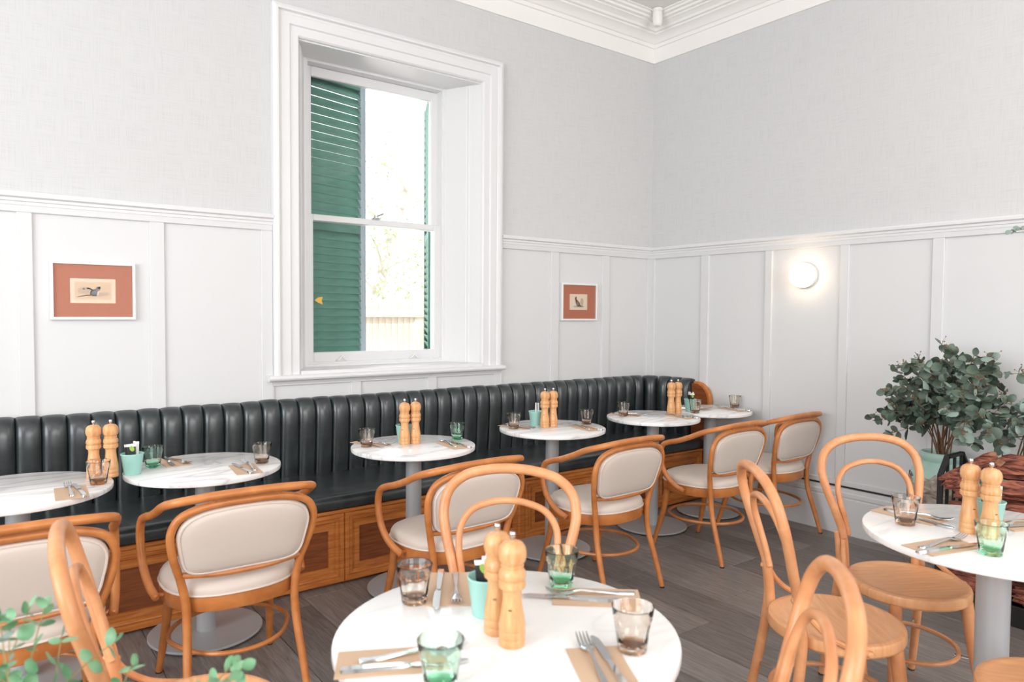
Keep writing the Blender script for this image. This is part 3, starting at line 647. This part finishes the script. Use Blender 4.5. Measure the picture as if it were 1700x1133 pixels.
for lab, x, y in (('smoky tumbler in front of the mills on the leftmost bench table', -4.136, -.881), ('smoky tumbler at the right of the second bench table', -3.495, -.858), ('smoky tumbler at the left of the third bench table', -2.941, -.765),
                  ('smoky tumbler at the left of the fourth bench table', -1.986, -.735), ('smoky tumbler at the right of the fourth bench table', -1.520, -.862), ('smoky tumbler at the left of the fifth bench table', -1.068, -.735),
                  ('smoky tumbler in front of the mint pot on the corner table', -.552, -.916), ('smoky tumbler at the right of the corner table by the wall', -.088, -.905),
                  ('smoky tumbler at the back left of the front table', -3.701, -2.611), ('smoky tumbler at the right of the front table', -3.464, -3.082), ('smoky tumbler on the table beside the firewood', -2.098, -3.001)):
    put(gb, 'gb', lab, x, y, rz=x*7)
for lab, x, y in (('green tumbler beside the mint pot on the second bench table', -3.905, -.672), ('green tumbler at the right of the third bench table', -2.462, -.862), ('green tumbler at the back of the front table', -3.355, -2.738),
                  ('green tumbler at the very front of the front table', -3.853, -2.978), ('green tumbler on the table beside the firewood', -2.204, -3.283)):
    put(gg, 'gg', lab, x, y, rz=x*7)
def mill():
    t = thing('pepper_mill', 'x', 'mill', group='pairs of wooden mills on the tables')
    body = [(0, 0), (.0265, 0), (.0275, .003), (.0275, .014), (.0262, .016), (.0275, .018), (.0275, .030), (.0262, .032), (.0272, .034), (.0272, .044), (.0255, .056), (.0215, .080), (.0195, .100), (.0200, .112), (.0225, .117)]
    bm = NB(); lathe(bm, body+[(.0270, .120), (.0282, .127), (.0270, .134), (.0245, .136)], 26); finish('body', bm, 'mill_wood', t, 35)
    bm = NB(); lathe(bm, [(.0245, .1362), (.0270, .139), (.0282, .146), (.0270, .153), (.0250, .156), (.0225, .160), (.0238, .163), (.0238, .166), (.0215, .168), (.0265, .174), (.0290, .184), (.0288, .194), (.0265, .204), (.0205, .212), (.0110, .2155), (0, .216)], 26); hd = finish('head', bm, 'mill_wood', t, 35)
    bm = NB(); lathe(bm, [(.0035, .215), (.0035, .220), (.0062, .223), (.0072, .2275), (.0058, .2325), (0, .2345)], 14); finish('knob', bm, 'chrome', t, 50)
    bm = NB()
    for k in range(4):
        a = PI*1.22+.085*k; r = .0222; c = V(math.cos(a)*r, math.sin(a)*r, .0785); d = V(-math.sin(a), math.cos(a), 0)
        nrm = V(math.cos(a), math.sin(a), 0)
        bm.faces.new([bm.verts.new(c+nrm*.0006+d*u+V(0, 0, v)) for u, v in ((-.0007, -.0018), (.0007, -.0018), (.0007, .0018), (-.0007, .0018))])
    finish('brand_mark', bm, 'print_ink', t, 0)
    return t
ml = mill()
for k, (tn, a, b_) in enumerate((('T1', (-4.136, -.750), (-4.077, -.765)), ('T3', (-2.752, -.814), (-2.692, -.821)), ('T4', (-1.805, -.804), (-1.746, -.811)), ('T5', (-.722, -.848), (-.660, -.855)), ('T7', (-3.637, -2.853), (-3.645, -2.917)), ('T8', (-2.024, -3.160), (-2.037, -3.222)))):
    w1 = ('left-hand', 'right-hand') if tn != 'T7' else ('rear', 'front')
    put(ml, 'ml', f'{w1[0]} wooden mill of the pair on the {TN[tn]}', *a, rz=rnd.uniform(-.3, .3)); put(ml, 'ml', f'{w1[1]} wooden mill of the pair on the {TN[tn]}', *b_, rz=rnd.uniform(-.3, .3))
bm = NB(); lathe(bm, [(0, 0), (.031, 0), (.032, .002), (.0425, .082), (.0445, .084), (.0445, .087), (.0425, .088), (.0405, .086), (.0305, .006), (0, .005)], 30); pot = tag(finish('sachet_pot', bm, 'mint', None, 40), 'x', 'pot', 'mint sachet pots')
bm = NB(); box(bm, -.005, .005, -.0022, .0022, 0, .128, .0012); stick = tag(finish('sugar_stick', bm, 'white_paper', None, 30), 'x', 'sugar sachet', 'sugar sachets in the mint pots')
def packet():
    t = thing('sweetener_sachet', 'x', 'sweetener sachet', group='sweetener sachets in the mint pots')
    bm = NB(); box(bm, -.017, .017, -.0016, .0016, 0, .118, .0008); finish('packet', bm, 'black_paper', t, 30)
    bm = NB(); prism(bm, ell(.003, .100, .0085, .012, .4, 14), lambda u, v, h: V(u, h, v), -.0022, .0022); finish('leaf_print', bm, 'lime_print', t, 0)
    bm = NB(); box(bm, -.0172, .0172, -.0019, .0019, .108, .1185); finish('packet_top', bm, 'white_paper', t, 0); return t
pk = packet()
for tn, x, y in (('T2', -4.000, -.768), ('T3', -2.712, -.735), ('T4', -1.800, -.712), ('T6', -.508, -.838), ('T7', -3.602, -2.765), ('T8', -1.912, -3.178)):
    put(pot, 'pot', f'mint green sachet pot on the {TN[tn]}', x, y)
    d = math.radians({'T7': 232, 'T8': 205}.get(tn, 250)); rr = random.Random(tn)
    sd = [math.cos(d+1.9+k*.55)*.798-math.sin(d+1.9+k*.55)*.602 for k in range(3)]; rk3 = [('leftmost', 'middle', 'rightmost')[sorted(sd).index(q)] for q in sd]
    for k in range(3):
        a = d+1.9+k*.55; o = put(stick, 'st', f'{rk3[k]} white sugar stick in the mint pot on the {TN[tn]}', x+.022*math.cos(a), y+.022*math.sin(a), ZT+.007); o['group'] = f'sugar sticks in the pot on the {TN[tn]}'; o.rotation_euler = (rr.uniform(-.10, .10), rr.uniform(-.08, .08), d+PI/2+rr.uniform(-.3, .3))
    if tn != 'T4':
        for k in range(2):
            r = .010-.016*k; o = put(pk, 'pk', f'{("front", "rear")[k]} black sachet with green leaf in the pot on the {TN[tn]}', x+r*math.cos(d), y+r*math.sin(d), ZT+.008); o['group'] = f'black sachets in the pot on the {TN[tn]}'; o.rotation_euler = (rr.uniform(-.10, .05), rr.uniform(-.12, .12), d+PI/2+rr.uniform(-.2, .2))
# napkin, fork, knife: built pointing along +x
def napkin():
    bm = NB(); box(bm, -.105, .105, -.053, .053, 0, .0014, .0004); box(bm, -.104, .1046, -.0525, .052, .0015, .0028, .0004); return tag(finish('paper_napkin', bm, 'kraft', None, 0), 'x', 'napkin', 'brown napkins at the place settings')
def strip(bm, secs):
    rows = []
    for x, w_, z, th in secs: rows.append([bm.verts.new((x, y, zz)) for y, zz in ((-w_, z), (w_, z), (w_*.8, z+th), (-w_*.8, z+th))])
    for A, B in zip(rows, rows[1:]):
        for k in range(4): bm.faces.new((A[k], A[(k+1) % 4], B[(k+1) % 4], B[k]))
    bm.faces.new(rows[0]); bm.faces.new(rows[-1])
def fork():
    t = thing('fork', 'x', 'fork', group='forks at the place settings')
    bm = NB(); strip(bm, [(-.100, .005, .001, .003), (-.097, .0085, .0005, .0035), (-.06, .0072, .001, .0035), (-.01, .0040, .006, .0035), (.025, .0034, .010, .0032), (.040, .0050, .008, .003)]); finish('handle', bm, 'steel', t, 50)
    bm = NB(); strip(bm, [(.038, .0045, .0082, .003), (.048, .0105, .005, .0022), (.060, .0125, .0035, .002), (.068, .0125, .004, .002)])
    for k in range(4):
        y = -.0106+k*.00707; rows = []
        for x, z in ((.066, .004), (.080, .0055), (.094, .0095), (.104, .014)):
            w_ = .0021 if x < .1 else .001; rows.append([bm.verts.new((x, y+a, z+b)) for a, b in ((-w_, 0), (w_, 0), (w_, .0018), (-w_, .0018))])
        for A, B in zip(rows, rows[1:]):
            for q in range(4): bm.faces.new((A[q], A[(q+1) % 4], B[(q+1) % 4], B[q]))
        bm.faces.new(rows[-1])
    finish('tines', bm, 'steel', t, 50); return t
def knife():
    t = thing('table_knife', 'x', 'knife', group='knives at the place settings')
    bm = NB(); strip(bm, [(-.108, .005, .001, .005), (-.105, .0088, 0, .0075), (-.07, .0082, 0, .0075), (-.01, .0068, .0005, .0065), (.008, .0050, .001, .0055), (.012, .004, .002, .004)]); finish('handle', bm, 'chrome', t, 50)
    bm = NB(); prism(bm, [(.010, -.0045), (.020, -.0085), (.060, -.0098), (.095, -.0085), (.108, -.002), (.110, .003), (.104, .0065), (.02, .0062), (.010, .004)], lambda u, v, h: V(u, v, h), .0025, .0042); finish('blade', bm, 'steel', t, 25); return t
npk, fk, kf = napkin(), fork(), knife()
# (table, where, napkin x, y, direction the tips point, fork (along, sideways, turn), knife (along, sideways, turn), z offset)
SET = [('T1', '', -4.237, -.985, 87, (.035, .004, 2), (.012, -.026, 6)), ('T2', 'left of', -3.812, -.610, -86, (.01, .020, 10), (-.01, -.016, -4)), ('T2', 'right of', -3.593, -.945, 84, (.045, -.026, 2), (.005, .014, 8)),
       ('T3', 'left of', -2.890, -.705, -78, (.035, .012, 14), (.03, -.020, -6)), ('T3', 'right of', -2.560, -.985, 84, (.045, .012, -3), (.0, -.024, 5)), ('T4', 'left of', -1.932, -.695, -76, (.035, .014, 10), (.02, -.014, -4)),
       ('T4', 'right of', -1.628, -.972, 84, (.05, .014, 0), (.0, -.018, 5)), ('T5', 'left of', -1.010, -.705, -74, (.035, .014, 10), (.02, -.014, -4)), ('T5', 'right of', -.775, -.985, 83, (.05, .014, 0), (.0, -.018, 5)),
       ('T6', 'left of', -.405, -.765, -60, (.035, .020, 4), (.02, -.018, -4)), ('T6', 'right of', -.178, -.965, 84, (.05, .014, 0), (.0, -.018, 5)), ('T7', 'back of', -3.592, -2.592, -124, (.012, .016, 2), (.01, -.026, 0)),
       ('T7', 'left of', -3.880, -2.840, -28, (.042, .018, 8), (.026, -.028, 2)), ('T7', 'far right of', -3.338, -2.846, 139, (.012, -.014, 6), (.055, .020, -4)), ('T7', 'near right of', -3.577, -3.119, 61, (.034, .012, 0), (.024, -.018, 2)),
       ('T8', 'back of', -1.990, -2.962, -95, (.02, .018, 14), (.04, -.018, -6)), ('T8', 'front of', -2.248, -3.172, -15, (.022, .016, 5), (-.01, -.026, -2)), ('T8', 'right of', -1.785, -3.235, 158, (.0, -.012, 4), (.0, .020, -2))]
for tn, side, x, y, th, f, k in SET:
    r = math.radians(th); L = f'at the {side} the {TN[tn]}' if side else f'on the {TN[tn]}'
    ux_, uy_ = math.cos(r), math.sin(r)
    put(npk, 'np', f'brown paper napkin {L}', x, y, ZT, r)
    for src, key, nm, (al, lat, dt) in ((fk, 'fk', 'steel fork', f), (kf, 'kf', 'steel table knife', k)):
        o = put(src, key, f'{nm} on the napkin {L}', x+ux_*al-uy_*lat, y+uy_*al+ux_*lat, ZT+.0030, r+math.radians(dt)); o.scale = (1.06, 1.03, 1) if key == 'fk' else (1.12, 1.06, 1)

# ------------------------------------------------------------------ jugs, eucalyptus, firewood
def jug(label, x, y, s=1):
    t = thing('stoneware_jug', label, 'jug', (x, y, 0)); z = lambda q: q*s
    bm = NB(); lathe(bm, [(0, 0), (.135, 0), (.150, .02), (.158, .10), (.158, .48), (.156, .525), (.142, .572), (.108, .604), (.093, .616), (.103, .630), (.112, .645), (.110, .662), (.100, .668), (.092, .660), (.090, .62), (.08, .58), (0, .56)], 36)
    bmesh.ops.scale(bm, vec=(s, s, s), verts=bm.verts[:]); finish('jug_body', bm, 'celadon', t, 40)
    bm = NB(); n = 36; rr = random.Random(5); rows = []
    for j, zz in enumerate((.004, .08, .17, .26, .36, .46, .545)):
        rows.append([bm.verts.new(((.165+rr.uniform(-.003, .005)-(.012 if j == 6 else 0))*math.cos(2*PI*k/n)*s, (.165+rr.uniform(-.003, .005)-(.012 if j == 6 else 0))*math.sin(2*PI*k/n)*s, (zz+(rr.uniform(-.018, .018) if j == 6 else 0))*s)) for k in range(n)])
    for A, B in zip(rows, rows[1:]):
        for k in range(n): bm.faces.new((A[k], A[(k+1) % n], B[(k+1) % n], B[k]))
    finish('bark_wrap', bm, 'bark_wrap', t, 0)['label'] = 'rough brown bark wrapped round the lower body'
    return t
jug('bark-wrapped mint stoneware jug standing left behind the log rack', -.235, -2.365)
jug('mint stoneware jug mostly hidden behind the logs', -.215, -2.70, .96)
def leaf_mesh(m, nm='leaf'):
    bm = NB(); L_, W_ = .036, .031; rows = []
    for i, (u, wv) in enumerate(((0, .12), (.14, .62), (.38, .98), (.64, .95), (.87, .60), (1.0, .10))):
        rows.append([bm.verts.new((u*L_, s*wv*W_/2, .005*math.sin(u*PI)-.0035*abs(s)*wv)) for s in (-1, 0, 1)])
    for A, B in zip(rows, rows[1:]):
        for k in range(2): bm.faces.new((A[k], A[k+1], B[k+1], B[k]))
    me = bpy.data.meshes.new(nm); bm.to_mesh(me); bm.free(); me.materials.append(MATS[m]); me.shade_smooth(); return me
LMD, LMP, LMF = leaf_mesh('leaf_dusk'), leaf_mesh('leaf_pale'), leaf_mesh('leaf_fresh')
def aim(d, up):
    x = d.normalized(); z = (up-x*up.dot(x)); z = z.normalized() if z.length > 1e-4 else x.orthogonal().normalized(); y = z.cross(x); return Matrix((x, y, z)).transposed()
def sprays(t, base, tips, meshes, limit, lr, rr, size=1., seeds=True, twig='twig', leafy=.42, side=4, step=.028):
    """stems from base to each tip, with side twigs that carry paired round leaves"""
    count = 0; spots = []
    for tip in tips:
        tip = Vector(tip); b0 = Vector(base)+V(rr.uniform(-.05, .05), rr.uniform(-.05, .05), 0); mid = b0+(tip-b0)*.5+V(0, 0, .07); mid.x += (b0.x-tip.x)*.10; mid.y += (b0.y-tip.y)*.10
        P = spline([b0, mid, tip], 10); bm = NB(); tube(bm, [b0, mid, tip], .0042*size, 6, r1=.0016*size, sub=8)
        n0 = int(len(P)*leafy); segs = [(P[n0:], 1.)]
        for k in range(side):
            i = rr.randint(n0, len(P)-3); d = (P[i+1]-P[i]).normalized(); o = V(rr.gauss(0, 1), rr.gauss(0, 1), rr.gauss(0, .8)); o = (o-d*o.dot(d)).normalized(); ln = rr.uniform(.08, .17)*size
            Q = [P[i], P[i]+(d*.8+o*.6)*ln*.5, P[i]+(d*.9+o*.9)*ln+V(0, 0, -.01)]; tube(bm, Q, .0018*size, 5, r1=.001*size, sub=4); segs.append((spline(Q, 5), .9))
            if seeds:
                for q in range(7):
                    e = Q[-1]+V(rr.gauss(0, .017), rr.gauss(0, .017), rr.gauss(.014, .012)); bmesh.ops.create_icosphere(bm, subdivisions=1, radius=.0038, matrix=Matrix.Translation(e))
                    tube(bm, [Q[-1], e], .0008, 4, sub=1)
        finish('stem', bm, twig, t, 50)
        for seg, sc in segs:
            acc = 0; s = 1
            for A, B in zip(seg, seg[1:]):
                acc += (B-A).length
                if acc > step*size:
                    acc = 0; d = (B-A).normalized(); o = V(rr.gauss(0, 1), rr.gauss(0, 1), rr.gauss(0, .7)); o = (o-d*o.dot(d)).normalized()
                    for sg in (1, -1): spots.append((B.copy(), (o*sg+d*.45+V(0, 0, -.1)).normalized(), rr.uniform(.75, 1.25)*sc*size*lr))
            spots.append((seg[-1].copy(), (seg[-1]-seg[-2]).normalized(), .8*size*lr))
    rr.shuffle(spots)
    spots = sorted(spots, key=lambda q: (q[0]-cam.location).length)
    for (p, d, s) in spots[:limit]:
        o = bpy.data.objects.new('leaf', rr.choice(meshes)); COL.objects.link(o); o.parent = t
        nrm = (V(rr.gauss(0, .6), rr.gauss(0, .6), rr.gauss(.5, .5))+(cam.location-p).normalized()*.0)
        o.matrix_local = Matrix.Translation(p) @ aim(d, nrm).to_4x4() @ Matrix.Scale(s, 4)
    rest = spots[limit:]
    if rest:
        bm = NB()
        for p, d, s in rest:
            mt = Matrix.Translation(p) @ aim(d, V(rr.gauss(0, .6), rr.gauss(0, .6), rr.gauss(.5, .5))).to_4x4() @ Matrix.Scale(s, 4)
            n = len(bm.verts); bm.from_mesh(meshes[0]); bm.verts.ensure_lookup_table()
            for v in bm.verts[n:]: v.co = mt @ v.co
        tag(finish('leaves', bm, meshes[0].materials[0].name, t, 60), kind='stuff')
rr = random.Random(11)
eu = thing('eucalyptus_bunch', 'big bunch of dusky green eucalyptus standing in the bark-wrapped jug', 'plant', (-.235, -2.365, 0))
tips = []
for x, y, z in ((-0.10, 0.18, 0.87), (-0.25, 0.16, 0.96), (-0.05, 0.15, 0.99), (-0.30, 0.10, 1.01), (-0.12, 0.05, 1.09), (-0.30, 0.00, 1.12), (-0.05, -0.05, 1.15), (-0.32, -0.08, 1.06), (-0.10, -0.13, 1.18), (-0.28, -0.14, 1.12), (-0.02, -0.19, 1.09), (-0.22, -0.22, 1.11), (-0.34, -0.11, 0.95), (-0.36, 0.03, 0.92),
                (-0.30, 0.11, 0.83), (-0.38, -0.21, 0.90), (-0.20, -0.29, 0.96), (-0.30, -0.32, 0.89), (-0.36, -0.01, 0.99)):
    tips.append((x, y-.05 if y < .1 else y-.02, z+.035))
sprays(eu, (0, 0, .60), tips, [LMD, LMD, LMD, LMP], 290, 1.6, rr, step=.034)
e2 = thing('eucalyptus_bunch', 'smaller spray of blue-green eucalyptus leaning right out of the hidden mint jug', 'plant', (-.215, -2.70, 0))
sprays(e2, (0, 0, .58), [(-.20, .02, .84), (-.24, -.12, .98), (-.10, -.20, 1.06), (-.26, -.22, .88), (-.16, -.30, 1.0)], [LMP, LMD, LMP], 150, 1.6, rr, step=.034)
# tall stem of the same spray that arches back in at the right edge
bm = NB(); arc = [(0, -.02, .60), (.02, -.30, 1.15), (-.02, -.36, 1.62), (-.06, -.20, 1.83), (-.08, .02, 1.86)]; tube(bm, arc, .004, 6, r1=.0014, sub=8); finish('stem', bm, 'twig_green', e2)
for k in range(16):
    p = spline(arc, 8)[-1-(k//2)]; d = V(rr.gauss(0, .5), rr.gauss(0, .6), rr.gauss(-.3, .6)).normalized(); o = bpy.data.objects.new('leaf', LMP); COL.objects.link(o); o.parent = e2; o.matrix_local = Matrix.Translation(p) @ aim(d, V(-.5, -.4, .6)).to_4x4() @ Matrix.Scale(.9, 4)
# foreground sprig in a tall floor vase below the frame
fv = thing('floor_vase', 'tall plain stoneware vase below the green sprigs at lower left', 'vase', (-4.42, -2.80, 0))
bm = NB(); lathe(bm, [(0, 0), (.09, 0), (.11, .02), (.13, .25), (.11, .45), (.055, .56), (.05, .60), (.062, .62), (.055, .62), (.044, .60), (.045, .57), (0, .56)], 32); finish('vase_body', bm, 'celadon', fv)
fs = thing('eucalyptus_sprig', 'fresh green eucalyptus sprigs close to the camera at the lower left corner', 'plant', (-4.42, -2.80, 0))
sprays(fs, (0, 0, .585), [(-.068, .13, 0.790), (-.040, .11, 0.805), (-.022, .095, 0.785), (-.057, .12, 0.755), (-.026, .096, 0.745), (-.09, .14, .77), (-.05, .13, .745), (-.01, .09, .75), (-.075, .10, .80), (.03, .055, .73), (.05, .05, .72), (.085, .022, .745), (.105, .005, .735), (.130, -.008, .745), (.155, -.028, .735), (.185, -.05, .72)], [LMF, LMF, LMP], 110, .92, random.Random(8), .9, seeds=False, twig='twig_green', leafy=.62, side=2, step=.034)
# log rack
rk = thing('log_rack', 'black iron firewood rack with chamfered end frames standing along the right wall', 'rack')
RX0, RX1, RY0, RY1 = -.735, -.42, -2.56, -3.75
for y in (RY0, RY1):
    bm = NB(); P = [(RX0, y, .0), (RX0, y, .64), (RX0+.07, y, .72), (RX1-.07, y, .72), (RX1, y, .64), (RX1, y, 0)]
    for a, b in zip(P, P[1:]):
        a, b = Vector(a), Vector(b); d = (b-a).normalized(); s = V(0, 1, 0); nn = d.cross(s)
        vs = [[bm.verts.new(q+s*i*.012+nn*j*.007-d*.0) for i, j in ((-1, -1), (1, -1), (1, 1), (-1, 1))] for q in (a-d*.006, b+d*.006)]
        for k in range(4): bm.faces.new((vs[0][k], vs[0][(k+1) % 4], vs[1][(k+1) % 4], vs[1][k]))
        bm.faces.new(vs[0]); bm.faces.new(vs[1])
    finish('end_frame', bm, 'black_iron', rk, 20)
    for k in range(3):
        x = RX0+.08+k*.08; bm = NB(); box(bm, x-.006, x+.006, y-.006, y+.006, .06, .715); finish('bar', bm, 'black_iron', rk, 0)
bm = NB(); box(bm, RX0, RX1, RY1, RY0, .035, .065, .004); box(bm, RX0-.008, RX0+.008, RY1, RY0, .0, .095, .003); box(bm, RX1-.008, RX1+.008, RY1, RY0, .03, .095, .003); finish('tray', bm, 'black_iron', rk, 20)
def log(label, a, b, r, seed):
    rr = random.Random(seed); a, b = Vector(a), Vector(b); d = (b-a); L_ = d.length; d.normalize(); u = d.cross(V(0, 0, 1)).normalized(); v = u.cross(d); n = 26; m_ = max(6, int(L_/.035))
    nc = rr.randint(4, 6); cor = sorted(rr.uniform(0, 2*PI) for _ in range(nc)); rot = rr.uniform(0, 6); base = []
    for k in range(n):                                   # a split, roughly polygonal section with ridges that run along the grain
        ang = 2*PI*k/n; q = abs(((ang-rot) % (2*PI/nc))-PI/nc)/(PI/nc)
        base.append(r*(.80+.26*q**1.5)*rr.uniform(.90, 1.10))
    off = [rr.uniform(-.022, .022) for k in range(n)]; bm = NB(); rings = []; drift = [0]*n
    for i in range(m_+1):
        tt = i/m_; e = .86 if i in (0, m_) else 1; sub = []; bow = r*.16*math.sin(tt*PI*1.4+seed)
        for k in range(n):
            drift[k] = drift[k]*.75+rr.gauss(0, .035); rad = base[k]*e*(1+drift[k]); ang = 2*PI*k/n+.12*tt
            sub.append(bm.verts.new(a+d*(tt*L_+(off[k] if i in (0, m_) else 0))+u*(math.cos(ang)*rad+bow)+v*(math.sin(ang)*rad*.82)))
        rings.append(sub)
    for A, B in zip(rings, rings[1:]):
        for k in range(n): bm.faces.new((A[k], A[(k+1) % n], B[(k+1) % n], B[k]))
    for rg, p in ((rings[0], a-d*.004), (rings[-1], b+d*.004)):
        c = bm.verts.new(p)
        for k in range(n): bm.faces.new((rg[k], rg[(k+1) % n], c)).material_index = 1
    o = finish('log', bm, ['redgum', 'redgum_end'], None, 16); return tag(o, label, 'log', 'split red logs in the rack')
LG = [('long red log slanting up at the top left of the stack', (-.735, -2.585, .610), (-.69, -2.785, .752), .054), ('thick dark red log across the top right of the stack', (-.62, -2.79, .705), (-.62, -3.25, .735), .078),
      ('striped red log just under the top right log', (-.705, -2.82, .615), (-.68, -3.30, .665), .055), ('small dark red log under the slanting top log', (-.70, -2.62, .560), (-.67, -2.76, .580), .042), ('flat red log above the table edge at the left of the stack', (-.69, -2.60, .488), (-.68, -2.76, .492), .040),
      ('wedge-shaped red log right of the wooden mills', (-.715, -2.83, .515), (-.68, -3.18, .53), .058), ('brown red log low at the right edge of the stack', (-.66, -3.06, .39), (-.64, -3.5, .39), .055),
      ('red log at mid height behind the table top', (-.54, -2.60, .385), (-.54, -3.1, .40), .062), ('dark red log at mid height nearest the rack end', (-.675, -2.60, .375), (-.67, -2.95, .375), .052), ('red log under the table edge beside the chair seat', (-.68, -2.60, .250), (-.68, -2.86, .255), .058),
      ('red log right of the table column, upper of two', (-.68, -2.90, .265), (-.66, -3.35, .255), .062), ('orange red log right of the table column, lower of two', (-.68, -2.88, .132), (-.68, -3.40, .132), .060), ('lowest red log at the left end of the rack', (-.68, -2.60, .125), (-.68, -2.83, .125), .058),
      ('red log low at the back of the rack', (-.52, -2.60, .135), (-.52, -3.2, .135), .068), ('red log in the second row at the back', (-.52, -2.60, .265), (-.52, -3.2, .265), .060), ('red log high at the back of the stack', (-.52, -2.84, .63), (-.52, -3.4, .63), .055), ('red log filling the middle at the back', (-.53, -2.62, .51), (-.53, -3.25, .515), .060)]
for i, (lab, a, b, r) in enumerate(LG): log(lab, a, b, r, i+20)
